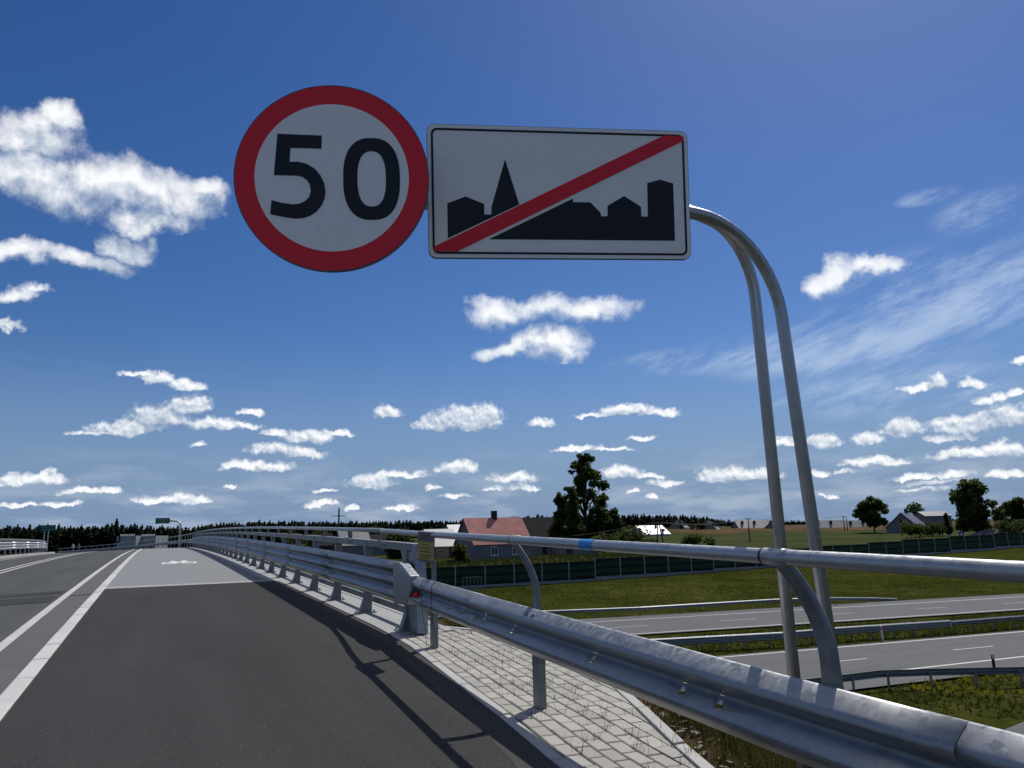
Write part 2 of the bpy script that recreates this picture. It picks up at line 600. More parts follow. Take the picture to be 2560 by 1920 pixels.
def foliage(name, c1, c2, c3=None, trans=0.25, scale=0.5):
    m_ = bpy.data.materials.new(name)
    m_.use_nodes = True
    t = NT(m_.node_tree)
    out = t.n('ShaderNodeOutputMaterial')
    b = t.n('ShaderNodeBsdfPrincipled')
    g = t.n('ShaderNodeNewGeometry').outputs['Position']
    n1 = t.noise(g, scale, 5, 0.65)
    n2 = t.noise(g, scale * 9, 3, 0.7)
    f = t.m('ADD', t.m('MULTIPLY', n1, 0.6), t.m('MULTIPLY', n2, 0.4))
    stops = [(0.35, c1), (0.62, c2)] + ([(0.78, c3)] if c3 else [])
    col = t.ramp(f, stops)
    t.put(b.inputs['Base Color'], col)
    b.inputs['Roughness'].default_value = 0.6
    b.inputs['Specular IOR Level'].default_value = 0.06
    tr = t.n('ShaderNodeBsdfTranslucent')
    t.put(tr.inputs[0], col)
    mx = t.n('ShaderNodeMixShader')
    mx.inputs[0].default_value = trans
    t.t.links.new(b.outputs[0], mx.inputs[1])
    t.t.links.new(tr.outputs[0], mx.inputs[2])
    t.t.links.new(mx.outputs[0], out.inputs[0])
    MATS[name] = m_
    return m_


m_path = asphalt('path_asphalt', (0.040, 0.040, 0.0400), streak=0.14, patch=0.16)
m_road = asphalt('road_asphalt', (0.074, 0.077, 0.081), streak=0.12, patch=0.12, grit=200.0)
m_mway = asphalt('motorway_asphalt', (0.105, 0.108, 0.112), streak=0.15, patch=0.10, grit=60.0, along=(0.956, 0.292, 0.0))
m_conc = concrete('deck_concrete', (0.185, 0.192, 0.200), 0.10)
m_strip = concrete('parapet_concrete', (0.30, 0.30, 0.30), 0.12)
m_gutter = concrete('gutter_concrete', (0.085, 0.087, 0.088), 0.22)
m_kerb = concrete('white_kerb', (0.46, 0.46, 0.45), 0.10, per_object=0.06, speck=0.4)
m_edging = concrete('edging_concrete', (0.37, 0.36, 0.345), 0.14, per_object=0.08)
m_paver = concrete('paver_concrete', (0.325, 0.312, 0.280), 0.14, per_object=0.14)
m_joint = plain('joint_soil', (0.035, 0.032, 0.026), 0.95, var=0.4, scale=30)
m_white = paint('road_paint', (0.50, 0.49, 0.47), 0.5)
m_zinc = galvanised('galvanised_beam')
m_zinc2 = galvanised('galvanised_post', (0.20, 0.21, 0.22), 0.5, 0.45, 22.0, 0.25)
m_pipe = galvanised('galvanised_pipe', (0.41, 0.425, 0.44), 0.40, 0.65, 40.0, 0.10)
m_black = plain('black_print', (0.006, 0.008, 0.014), 0.5, var=0.1)
m_signred = plain('sign_red', (0.88, 0.014, 0.034), 0.45, var=0.05, scale=30)
m_signwhite, _t, _b = mat('sign_white')
_g = _t.n('ShaderNodeNewGeometry').outputs['Position']
_n1 = _t.noise(_t.vm('MULTIPLY', _g, (60.0, 60.0, 3.0)), 1.0, 5, 0.6)          # rain streaks
_n2 = _t.noise(_g, 5.0, 6, 0.65)
_n3 = _t.voronoi(_g, 170.0, 'Distance')                                        # honeycomb sheeting
_f = _t.m('ADD', _t.m('MULTIPLY', _n1, 0.45), _t.m('ADD', _t.m('MULTIPLY', _n2, 0.35), _t.m('MULTIPLY', _n3, 0.25)))
_t.put(_b.inputs['Base Color'], _t.ramp(_f, [(0.28, (0.80, 0.76, 0.69)), (0.50, (0.94, 0.90, 0.84)), (0.75, (0.96, 0.93, 0.88))]))
_b.inputs['Roughness'].default_value = 0.4
_b.inputs['Specular IOR Level'].default_value = 0.8
m_signedge = plain('sign_edge', (0.10, 0.10, 0.11), 0.5, metal=0.4)
m_rubber = plain('black_cable', (0.012, 0.012, 0.012), 0.5)

# ------------------------------------------------------------------ the road's own coordinates
TH = math.radians(24.7)
S_CURVE, R_CURVE = 66.0, 190.0


def plan(s, n):
    """distance along the road s, sideways n (right positive) -> x, y"""
    if s <= S_CURVE:
        d = Vector((-math.sin(TH), math.cos(TH)))
        nn = Vector((math.cos(TH), math.sin(TH)))
        return d * s + nn * n
    d = Vector((-math.sin(TH), math.cos(TH)))
    nn = Vector((math.cos(TH), math.sin(TH)))
    p = d * S_CURVE
    c = p - nn * R_CURVE
    a = (s - S_CURVE) / R_CURVE
    nn2 = Vector((math.cos(TH + a), math.sin(TH + a)))
    return c + nn2 * (R_CURVE + n)


def side(s):
    a = TH + max(0.0, (s - S_CURVE) / R_CURVE)
    return Vector((math.cos(a), math.sin(a), 0)), Vector((-math.sin(a), math.cos(a), 0))


def zg(s, n=0.0):
    if s < -30:
        z = -0.885
    elif s <= 110:
        z = 0.0295 * s - (0.00022 * s * s if s > 0 else 0.0)
    else:
        z = 0.0295 * 110 - 0.00022 * 110 * 110 - 0.0189 * (s - 110)
        z = max(z, -2.2)
    if n < -1.0:
        z += 0.025 * (n + 1.0)
    return z


def RW(s, n, h=0.0):
    p = plan(s, n)
    return Vector((p.x, p.y, zg(s, n) + h))


def to_sn(x, y):
    s = -math.sin(TH) * x + math.cos(TH) * y
    n = math.cos(TH) * x + math.sin(TH) * y
    if s > S_CURVE:
        d = Vector((-math.sin(TH), math.cos(TH)))
        nn = Vector((math.cos(TH), math.sin(TH)))
        c = d * S_CURVE - nn * R_CURVE
        v = Vector((x, y)) - c
        a = math.atan2(v.y, v.x) - TH
        return S_CURVE + a * R_CURVE, v.length - R_CURVE
    return s, n


def frange(a, b, step):
    k = max(1, int(round((b - a) / step)))
    return [a + (b - a) * i / k for i in range(k + 1)]


def strip(name, s0, s1, nf0, nf1, h, mat_, step=1.0, parent=None, thick=0.0, nsub=1):
    """sheet between two side offsets (numbers or functions of s)"""
    f0 = nf0 if callable(nf0) else (lambda s: nf0)
    f1 = nf1 if callable(nf1) else (lambda s: nf1)
    ss = frange(s0, s1, step)
    vs, fs = [], []
    m_ = nsub + 1
    for s in ss:
        for k in range(m_):
            n = f0(s) + (f1(s) - f0(s)) * k / nsub
            vs.append(RW(s, n, h))
    for i in range(len(ss) - 1):
        for k in range(nsub):
            a = i * m_ + k
            fs.append((a, a + 1, a + 1 + m_, a + m_))
    o = mesh_obj(name, vs, fs, mat_, parent)
    return o


def lerp_tab(tab):
    def f(s):
        if s <= tab[0][0]:
            return tab[0][1]
        for (a, va), (b, vb) in zip(tab, tab[1:]):
            if s <= b:
                t = (s - a) / (b - a)
                return va + (vb - va) * t
        return tab[-1][1]
    return f


edge_n = lerp_tab([(-12, 1.55), (0, 1.72), (2, 1.85), (3.92, 2.0), (4.74, 2.11), (5.55, 2.18), (6.18, 2.25), (7.04, 2.335), (8.17, 2.45), (9.5, 2.50), (11, 2.50)])
verge_n = lerp_tab([(-12, 1.9), (0, 1.95), (2.0, 2.25), (3.57, 2.72), (4.0, 2.86), (5.19, 3.28), (6.5, 3.66), (8.13, 3.80), (9.2, 3.2), (9.6, 3.1)])

# ------------------------------------------------------------------ motorway coordinates
Z_MW = 1.33 - 7.2


def mw_line(p0, p1):
    a, b = at_z(*p0, Z_MW), at_z(*p1, Z_MW)
    d = (b - a).normalized()
    return a, d


L1 = mw_line((1600, 1548.4), (2560, 1491.6))
L2 = mw_line((1600, 1584.0), (2560, 1522.4))
L3 = mw_line((1786.6, 1644.8), (2560, 1578.8))
L4 = mw_line((2294.4, 1670.8), (2560, 1641.3))
MDIR = Vector((0.956, 0.292, 0))
KDIR = Vector((-0.292, 0.956, 0))


def on_line(L, t):
    """point of a marking line at distance t along the motorway direction"""
    a, d = L
    return a + d * ((t - a.dot(MDIR)) / d.dot(MDIR))


# ------------------------------------------------------------------ terrain
BAR_A, BAR_B = Vector((-4.0, 99.0)), Vector((67.0, 133.0))
BDIR = (BAR_B - BAR_A).normalized()
BNRM = Vector((-BDIR.y, BDIR.x))


def ss_(x, a, b):
    t = max(0.0, min(1.0, (x - a) / (b - a)))
    return t * t * (3 - 2 * t)


def bar_z(t):
    return -4.95 + 0.75 * ss_(t, 0, 80) + max(0.0, t - 60) * 0.02


def terrain(x, y):
    p = Vector((x, y))
    off = KDIR.x * x + KDIR.y * y
    t = (p - BAR_A).dot(BDIR)
    db = (p - BAR_A).dot(BNRM)
    zmw = Z_MW - 0.10
    tb = max(-60.0, min(140.0, t))
    bz = bar_z(tb)
    wob = 0.16 * mnoise.noise(Vector((x * 0.09, y * 0.09, 0.3))) + 0.07 * mnoise.noise(Vector((x * 0.35, y * 0.35, 1.3)))
    if db < 0:
        k = 0.0
        if off > 63.5:
            span = (off - 63.5) / max(0.5, (off - 63.5) - db)
            k = ss_(span, 0.0, 0.9)
        z = zmw + (bz - zmw) * k
        amt = ss_(off, 64, 68) if off > 45 else (1 - ss_(off, 27.5, 29.5))
        if 44.6 < off < 49.4:
            amt = 0.6
        z += wob * amt
        if off < 24:
            z -= 0.012 * (24 - off)
    else:
        L_ = 1 - ss_(x, 5, 70)
        sl = 0.008 + 0.020 * ss_(x, 0, 70)
        z = bz + 2.1 * ss_(db, 0, 26) * L_ + sl * min(db, 190.0) + 0.002 * max(0, min(db - 190, 600))
        z += wob * 1.2
        if db > 250:
            z += 2.2 * mnoise.noise(Vector((x * 0.004, y * 0.004, 0.7))) * ss_(db, 250, 500)
    if y < -20:
        z = z + (-3.0 - z) * ss_(-y, 20, 200)
    # our own road stands on an embankment, open where the bridge crosses
    s, n = to_sn(x, y)
    if -400 < s < 260 and abs(n) < 60:
        nb = verge_n(s) + 0.10 if s < 9.6 else 3.25
        nl = -9.0
        lat = max(0.0, n - nb, nl - n)
        lon = 0.0
        if 12.5 < s < 76:
            lon = min(s - 12.5, 76 - s)
        zr = zg(s, max(nl, min(n, nb)))
        zr -= 0.085 if lat == 0 else 0.05
        ex = math.hypot(max(0, lat - 0.35), lon)
        ze = zr - ex / 1.6
        if lat > 0.3:
            ze += 0.05 * mnoise.noise(Vector((x * 1.7, y * 1.7, 4.0)))
        z = max(z, ze)
    return z


def ground_at(x, y):
    return terrain(x, y)


def on_ground(u, Y, v_guess=1400.0):
    """plan position in pixel column u at forward distance Y, on the terrain"""
    v = v_guess
    for _ in range(8):
        p = at_depth(u, v, Y)
        z = terrain(p.x, p.y)
        # project (x, Y, z) back to get the right row
        q = Vector((p.x, Y, z)) - Vector((0, 0, CAM_H))
        zc = q.dot(_fwd)
        v = 960 - F_PX * q.dot(_ay) / zc
    return Vector((p.x, Y, terrain(p.x, Y)))


def z_at_row(u, v, Y):
    return at_depth(u, v, Y).z

# ------------------------------------------------------------------ the ground sheet
def build_ground():
    rings, r = [], 0.6
    while r < 9000:
        rings.append(r)
        r *= 1.034 if r < 160 else 1.07
    naz = 420
    vs, fs, cols = [], [], []
    vs.append((0, 0, terrain(0, 0)))
    for r in rings:
        for k in range(naz):
            a = 2 * math.pi * k / naz
            x, y = r * math.sin(a), r * math.cos(a)
            vs.append((x, y, terrain(x, y)))
    for k in range(naz):
        fs.append((0, 1 + (k + 1) % naz, 1 + k))
    for i in range(len(rings) - 1):
        b0, b1 = 1 + i * naz, 1 + (i + 1) * naz
        for k in range(naz):
            k2 = (k + 1) % naz
            fs.append((b0 + k, b0 + k2, b1 + k2, b1 + k))
    o = mesh_obj('ground', vs, fs, None, None, True)
    # what grows where: R verge grass, G crop, B bare soil
    at = o.data.color_attributes.new('cover', 'FLOAT_COLOR', 'POINT')
    for i, (x, y, z) in enumerate(vs):
        p = Vector((x, y))
        t, db = (p - BAR_A).dot(BDIR), (p - BAR_A).dot(BNRM)
        s, n = to_sn(x, y)
        soil, crop = 0.0, 0.0
        wv = 4 * mnoise.noise(Vector((x * 0.03, y * 0.03, 5.0)))
        if db > 8 and x > 28:
            crop = 1.0
        if db > 105 + wv - 0.35 * max(0, x - 85) and x > 60 + wv:
            soil, crop = 1.0, 0.0
        if db > 200:
            soil, crop = 0.0, 0.5
        if -20 < s < 14 and 2.2 < n < verge_n(s) + 0.65 + 0.25 * mnoise.noise(Vector((x * 2, y * 2, 9.0))):
            soil = 1.0
        at.data[i].color = (1 - max(soil, crop), crop, soil, 1)
    m_, t, b = mat('ground_cover')
    g = t.n('ShaderNodeNewGeometry').outputs['Position']
    ca_ = t.n('ShaderNodeAttribute', attribute_name='cover')
    cs = t.sep(ca_.outputs['Vector'])
    n0 = t.noise(g, 0.06, 5, 0.6)
    n1 = t.noise(g, 0.5, 6, 0.68)
    n2 = t.noise(g, 4.0, 5, 0.7)
    f = t.m('ADD', t.m('MULTIPLY', n0, 0.35), t.m('ADD', t.m('MULTIPLY', n1, 0.40), t.m('MULTIPLY', n2, 0.25)))
    grass = t.ramp(f, [(0.34, (0.014, 0.019, 0.004)), (0.47, (0.031, 0.038, 0.008)), (0.56, (0.050, 0.054, 0.012)), (0.68, (0.095, 0.085, 0.034))])
    crop = t.ramp(t.m('ADD', t.m('MULTIPLY', n0, 0.7), t.m('MULTIPLY', n2, 0.3)), [(0.38, (0.036, 0.047, 0.020)), (0.60, (0.060, 0.068, 0.030))])
    soil = t.ramp(f, [(0.36, (0.060, 0.038, 0.022)), (0.52, (0.098, 0.066, 0.038)), (0.68, (0.18, 0.135, 0.085))])
    c = t.mix(cs[1], grass, crop)
    c = t.mix(cs[2], c, soil)
    t.put(b.inputs['Base Color'], c)
    b.inputs['Roughness'].default_value = 0.95
    b.inputs['Specular IOR Level'].default_value = 0.0
    bump(t, b, t.m('ADD', n2, t.m('MULTIPLY', t.noise(g, 30.0, 3, 0.7), 0.4)), 0.8, 0.12)
    o.data.materials.append(m_)
    tag(o, kind='structure')
    return o


build_ground()

# ------------------------------------------------------------------ road, path, kerbs
S0, S1 = -120.0, 150.0
tag(strip('road', S0, S1, -7.55, -1.44, 0.0, m_road, 1.0, nsub=3), kind='structure')
tag(strip('gutter', S0, S1, -1.44, -1.02, 0.0, m_gutter, 1.0), kind='structure')
tag(strip('foot_and_cycle_path', -118.0, 18.1, -0.88, edge_n, 0.012, m_path, 0.5, nsub=2), kind='structure')
m_margin = asphalt('path_margin', (0.060, 0.057, 0.052), streak=0.5, patch=0.35, grit=120.0)
strip_m = strip('path_margin', -8.0, 18.0, lambda s: edge_n(s) - 0.20 - 0.03 * mnoise.noise(Vector((s * 3.0, 0, 0))) - 0.02 * mnoise.noise(Vector((s * 11.0, 2, 0))), lambda s: edge_n(s) + (0.004 if s < 9 else 0.02), 0.0135, m_margin, 0.12)
tag(strip_m, kind='structure')
tag(strip('bridge_path', 18.1, 110.0, -0.88, 2.25, 0.012, m_conc, 1.0, nsub=2), kind='structure')
tag(strip('path_seam', 18.02, 18.5, -0.88, 2.46, 0.016, m_strip, 0.3), kind='structure')
# painted lines
mk = thing('road_marking', 'white painted edge line and double centre line on the asphalt road', 'road marking')
strip('edge_line', S0, 110, -1.54, -1.42, 0.005, m_white, 1.0, mk)
strip('centre_line', S0, 110, -4.36, -4.24, 0.005, m_white, 1.0, mk)
strip('centre_line', S0, 110, -4.66, -4.54, 0.005, m_white, 1.0, mk)
strip('far_edge_line', S0, 92, -7.05, -6.93, 0.005, m_white, 1.0, mk)
# expansion joint across the road
jt = thing('expansion_joint', 'dark rubber expansion joint strip across the road at the bridge end', 'expansion joint')
m_jt = asphalt('joint_asphalt', (0.043, 0.044, 0.046), patch=0.1)
strip('joint_band', 15.9, 18.4, -7.0, -1.60, 0.003, m_jt, 0.5, jt)
m_line = plain('joint_metal', (0.16, 0.16, 0.165), 0.5)
strip('joint_line', 17.25, 17.33, -7.0, -1.60, 0.006, m_line, 0.1, jt)
for s_ in (15.85, 18.4):
    strip('joint_line', s_, s_ + 0.05, -7.0, -1.60, 0.006, m_rubber, 0.1, jt)
strip('gutter_joint', 16.9, 17.05, -1.40, -1.03, 0.004, m_rubber, 0.1, jt)
strip('gutter_joint', 30.9, 31.1, -1.40, -1.03, 0.004, m_rubber, 0.1, jt)


def stones(parent, name, s0, s1, step, nf0, nf1, h0, h1, mat_, gap=0.008):
    """row of kerb stones, each its own mesh"""
    s = s0
    while s < s1:
        e = min(s + step, s1)
        b = MB()
        jit = rnd.uniform(-0.004, 0.004)
        vs = []
        for z in (h0, h1 + jit):
            for (q, nn) in ((s + gap, nf0), (s + gap, nf1), (e - gap, nf1), (e - gap, nf0)):
                vs.append(RW(q, nn(q) if callable(nn) else nn, 0) + Vector((0, 0, z)))
        b.add(vs, [(3, 2, 1, 0), (4, 5, 6, 7), (0, 1, 5, 4), (1, 2, 6, 5), (2, 3, 7, 6), (3, 0, 4, 7)])
        b.build(name, mat_, parent, bevel=0.008)
        s = e


kb = bpy.data.objects.new('path_kerb', None); link(kb); tag(kb, kind='structure')
stones(kb, 'kerb_stone', -3.0, 60.0, 1.0, -1.02, -0.88, -0.15, 0.03, m_kerb)
strip('kerb_run', 60.0, 110.0, -1.02, -0.88, 0.03, m_kerb, 2.0, kb)
ed = bpy.data.objects.new('path_edging', None); link(ed); tag(ed, kind='structure')
stones(ed, 'edging_stone', -3.0, 9.0, 1.0, lambda s: edge_n(s) + 0.005, lambda s: edge_n(s) + 0.085, -0.2, 0.022, m_edging)
lk = bpy.data.objects.new('far_kerb', None); link(lk); tag(lk, kind='structure')
stones(lk, 'kerb_stone', 34.0, 92.0, 2.0, -7.95, -7.55, -0.2, 0.13, m_edging, 0.01)

# ------------------------------------------------------------------ bicycle symbol
bk = MB()


def flat_ring(cs, cn, rs, rn, wd, a0=0, a1=2 * math.pi, k=28):
    for i in range(k):
        t0, t1 = a0 + (a1 - a0) * i / k, a0 + (a1 - a0) * (i + 1) / k
        bk.add([RW(cs + rs * math.sin(t) * f, cn + rn * math.cos(t) * f, 0.017) for t, f in ((t0, 1), (t1, 1), (t1, 1 - wd), (t0, 1 - wd))], [(0, 1, 2, 3)])


def flat_bar(s_a, n_a, s_b, n_b, wn):
    d = Vector((n_b - n_a, (s_b - s_a) / 3.2)).normalized()
    o_ = Vector((-d.y, d.x)) * wn / 2
    bk.add([RW(s_a + o_.y * 3.2, n_a + o_.x, 0.018), RW(s_a - o_.y * 3.2, n_a - o_.x, 0.018), RW(s_b - o_.y * 3.2, n_b - o_.x, 0.018), RW(s_b + o_.y * 3.2, n_b + o_.x, 0.018)], [(0, 1, 2, 3)])


flat_ring(29.4, 0.46, 0.80, 0.25, 0.36)
flat_ring(29.4, 1.10, 0.80, 0.25, 0.36)
for q_ in ((29.4, 0.46, 30.6, 0.62), (30.6, 0.62, 30.7, 0.98), (29.4, 0.74, 30.6, 0.62), (29.4, 0.74, 30.7, 0.98), (29.4, 0.46, 29.4, 0.74), (29.4, 1.10, 31.2, 0.94), (31.2, 0.94, 31.3, 1.08), (30.6, 0.62, 31.1, 0.58), (31.1, 0.50, 31.1, 0.68)):
    flat_bar(*q_, 0.085)
tag(bk.build('bicycle_symbol', paint('bicycle_paint', (0.78, 0.78, 0.77), 0.25)), 'white bicycle symbol painted on the pale concrete path', 'road marking')

# ------------------------------------------------------------------ block paving, one object per paver
pv = bpy.data.objects.new('paved_verge', None); link(pv); tag(pv, kind='structure')
strip('paving_bed', -3.0, 9.4, lambda s: edge_n(s) + 0.085, lambda s: verge_n(s), -0.035, m_joint, 0.3, pv, nsub=4)


def make_paver():
    b = MB()
    L, W_, H = 0.194, 0.097, 0.06
    c = 0.006
    pts = []
    for (z, k) in ((-H, 0), (-c, 0), (0, c)):
        pts += [(-L / 2 + k, -W_ / 2 + k, z), (L / 2 - k, -W_ / 2 + k, z), (L / 2 - k, W_ / 2 - k, z), (-L / 2 + k, W_ / 2 - k, z)]
    fs = [(8, 9, 10, 11)]
    for l in (0, 4):
        for k in range(4):
            fs.append((l + k, l + (k + 1) % 4, l + 4 + (k + 1) % 4, l + 4 + k))
    b.add(pts, fs)
    return b


pav = make_paver().build('paver', m_paver, pv)
pav_me = pav.data
first = True
count = 0
JOINTS = []
for row in range(0, 24):
    off0 = 0.085 + 0.012 + 0.05 + row * 0.106
    s = 1.9 + (0.1 if row % 2 else 0.0)
    while s < 9.2:
        n = edge_n(s) + off0
        lim = verge_n(s) - 0.09
        if s > 8.0:
            lim = min(lim, 3.72)
        p_ = RW(s, n)
        q_ = p_ - Vector((0, 0, CAM_H))
        zc = q_.dot(_fwd)
        vis = zc > 0.5 and (960 - F_PX * q_.dot(_ay) / zc) < 1990
        if vis and n - 0.05 < lim:
            dn = (edge_n(s + 0.1) - edge_n(s - 0.1)) / 0.2
            hz_ = 0.018 + rnd.uniform(-0.0025, 0.0025)
            if n + 0.06 < min(lim, verge_n(s - 0.1) - 0.09, verge_n(s + 0.1) - 0.09):
                count += 1
                o = pav if first else copy_obj(pav, parent=pv)
                first = False
                ang = TH + math.pi / 2 - math.atan(dn)
                o.location = RW(s, n, hz_)
                slope = math.atan(0.0295 - 0.00044 * s)
                o.rotation_euler = (rnd.uniform(-0.008, 0.008), -slope + rnd.uniform(-0.006, 0.006), ang + rnd.uniform(-0.008, 0.008))
            else:
                # a block cut to fit the edging
                poly = [(s + x, n + y + x * dn) for (x, y) in ((-0.097, -0.0485), (0.097, -0.0485), (0.097, 0.0485), (-0.097, 0.0485))]
                out = []
                for i in range(4):
                    (sa_, na_), (sb_, nb_) = poly[i], poly[(i + 1) % 4]
                    fa_, fb_ = verge_n(sa_) - 0.088 - na_, verge_n(sb_) - 0.088 - nb_
                    if fa_ >= 0:
                        out.append((sa_, na_))
                    if fa_ * fb_ < 0:
                        t = fa_ / (fa_ - fb_)
                        out.append((sa_ + (sb_ - sa_) * t, na_ + (nb_ - na_) * t))
                if len(out) >= 3 and max(p[1] for p in out) - min(p[1] for p in out) > 0.02:
                    count += 1
                    MB().prism([RW(p[0], p[1], hz_ - 0.05) for p in out][::-1], UPV * 0.05).build('paver', m_paver, pv)
            if rnd.random() < 0.42:
                JOINTS.append((s + rnd.uniform(-0.1, 0.1), n + 0.053))
        s += 0.2025
print('pavers', count)
oe = bpy.data.objects.new('verge_edging', None); link(oe); tag(oe, kind='structure')
stones(oe, 'edging_stone', 1.5, 8.1, 0.8, lambda s: verge_n(s) - 0.08, lambda s: verge_n(s), -0.2, 0.03, m_edging)
stones(oe, 'edging_stone', 8.1, 9.2, 0.55, lambda s: verge_n(s) - 0.085, lambda s: verge_n(s), -0.2, 0.03, m_edging)

# ------------------------------------------------------------------ bridge
br = thing('road_bridge', 'concrete road bridge deck with pale edge strip under the three-wave barrier', 'bridge', RW(45, 0, -1.2))
strip('parapet_strip', 8.75, 76.0, lambda s: edge_n(s) + (0.0 if s < 18 else -0.25), lambda s: 3.10, 0.022, m_strip, 0.5, br)
ds = MB()
fr = [(RW(s, 0), side(s)[0], Vector((0, 0, 1))) for s in frange(12.5, 76, 2.0)]
ds.sweep(fr, [(-9.2, -0.30), (-9.2, -0.55), (-6.5, -0.75), (-6.0, -1.15), (2.0, -1.15), (2.5, -0.75), (3.18, -0.55), (3.18, 0.0), (3.10, 0.0), (3.08, -0.06), (-9.2, -0.24)], True, True)
ds.build('deck_slab', m_strip, br)
fa = MB()
fa.sweep([(RW(s, 0), side(s)[0], Vector((0, 0, 1))) for s in frange(8.75, 76, 2.0)], [(3.10, 0.03), (3.22, 0.03), (3.22, -0.6), (3.10, -0.6)], True, True)
fa.build('fascia', m_strip, br)
for s_ in (24.0, 66.5):
    ab = MB()
    a_, d_ = side(s_)
    ab.box(RW(s_, -3, -3.7), (11.5, 1.0, 5.2), a_, d_)
    ab.build('pier_wall', m_strip, br)
fk = strip('far_walkway', 20.0, 92.0, -9.0, -7.9, 0.10, m_strip, 2.0, br)

# ------------------------------------------------------------------ crash barriers



def arc_pts(cx, cy, r, a0, a1, k):
    return [(cx + r * math.cos(math.radians(a0 + (a1 - a0) * i / k)), cy + r * math.sin(math.radians(a0 + (a1 - a0) * i / k))) for i in range(k + 1)]


def wave_profile(nw, height, depth):
    """cross-section of a pressed beam: nw humps, towards traffic = negative side"""
    pts = []
    hw = height / nw
    for k in range(nw):
        zc = height / 2 - hw * (k + 0.5)
        inner_dn = [(-0.04, 1.0), (-0.10, 0.94), (-0.40, 0.14), (-0.46, 0.07)]
        inner_up = [(0.46, 0.07), (0.40, 0.14), (0.10, 0.94), (0.04, 1.0)]
        outer_up = [(0.48, 0.0), (0.485, 0.06), (0.46, 0.20), (0.17, 0.86), (0.12, 0.94), (0.04, 1.0)]
        outer_dn = [(-z, d_) for (z, d_) in outer_up[::-1]]
        seq = (outer_up if k == 0 else inner_up) + (outer_dn if k == nw - 1 else inner_dn)
        for (fz, fd) in seq:
            pts.append((-depth * fd, zc + fz * hw))
    return pts


PW = wave_profile(2, 0.31, 0.085)
P3 = wave_profile(3, 0.47, 0.080)


def beam(parent, name, s0, s1, nfun, hc, prof, mat_=None, step=0.5, seg=4.0, face=1):
    """pressed beam in lapped lengths"""
    s = s0
    k = 0
    while s < s1 - 0.05:
        e = min(s + seg, s1)
        b = MB()
        off = 0.004 * (k % 2)
        fr = []
        for q in frange(s, min(e + 0.15, s1), step):
            a, d = side(q)
            n = nfun(q)
            fr.append((RW(q, n, hc), a * face, UPV))
        b.sweep(fr, [(x - off, y) for (x, y) in prof])
        b.build(name, mat_ or m_zinc, parent, solid=0.004, autosmooth=28)
        s = e
        k += 1


def bolt_row(parent, s0, s1, step, nfun, hs, r=0.016, mat_=None):
    b = MB()
    s = s0
    while s < s1:
        a, d = side(s)
        for (h, x) in hs:
            for ds_ in (-0.05, 0.05):
                p = RW(s + ds_, nfun(s) + x, h)
                b.tube([p, p - a * 0.012], [r, r * 0.7], 6)
        s += step
    return b.build('bolt_heads', mat_ or m_zinc2, parent)


# --- bridge barrier with three-wave beam, box top rail and handrail
N_POST = 2.76
bb = thing('bridge_barrier', 'long galvanised three-wave crash barrier with box rail and handrail along the bridge', 'crash barrier', RW(9.0, N_POST))
nb_front = lambda s: 2.66
SB0, SB1 = 8.86, 66.0
beam(bb, 'three_wave_beam', SB0 + 0.15, SB1, nb_front, 0.575, P3, seg=4.0, step=0.8)
pm, plm, upm = None, None, None
s = 9.05
while s < SB1:
    a, d = side(s)
    base = RW(s, N_POST, 0.022)
    if pm is None:
        b = MB()
        b.box((0, 0, 0.46), (0.10, 0.125, 0.92))
        b.prism([(-0.05, -0.062, 0.0), (-0.12, -0.062, 0.0), (-0.05, -0.062, 0.20)], (0, 0.125, 0))
        po = b.build('post', m_zinc2, bb, bevel=0.006)
        pm = po.data
        po.rotation_euler = (0, 0, TH)
        c = MB()
        c.box((-0.03, 0, 0.006), (0.26, 0.24, 0.014))
        for ix in (-0.13, 0.07):
            for iy in (-0.09, 0.09):
                c.tube([(ix, iy, 0.0), (ix, iy, 0.04)], 0.012, 6)
        pl = c.build('base_plate', m_zinc, po)
        pl.location = (0, 0, 0)
        plm = pl.data
        c = MB()
        c.box((-0.075, 0, 0.56), (0.05, 0.10, 0.34))
        sp = c.build('spacer', m_zinc2, po)
        sp.location = (0, 0, 0)
        spm = sp.data
    else:
        po = copy_obj(po0, parent=bb)
        for me_, nm in ((plm, 'base_plate'), (spm, 'spacer')):
            x_ = bpy.data.objects.new(nm, me_)
            link(x_)
            x_.parent = po
    if s < 9.1:
        po0 = po
    po.location = base - Vector(bb.location)
    s += 2.0
bx = MB()
fr = [(RW(q, N_POST + 0.02, 0.975), side(q)[0], UPV) for q in frange(8.84, SB1, 1.5)]
bx.sweep(fr, [(-0.06, -0.045), (0.06, -0.045), (0.06, 0.045), (-0.06, 0.045)], True, True)
bx.build('box_rail', m_zinc2, bb, bevel=0.006)
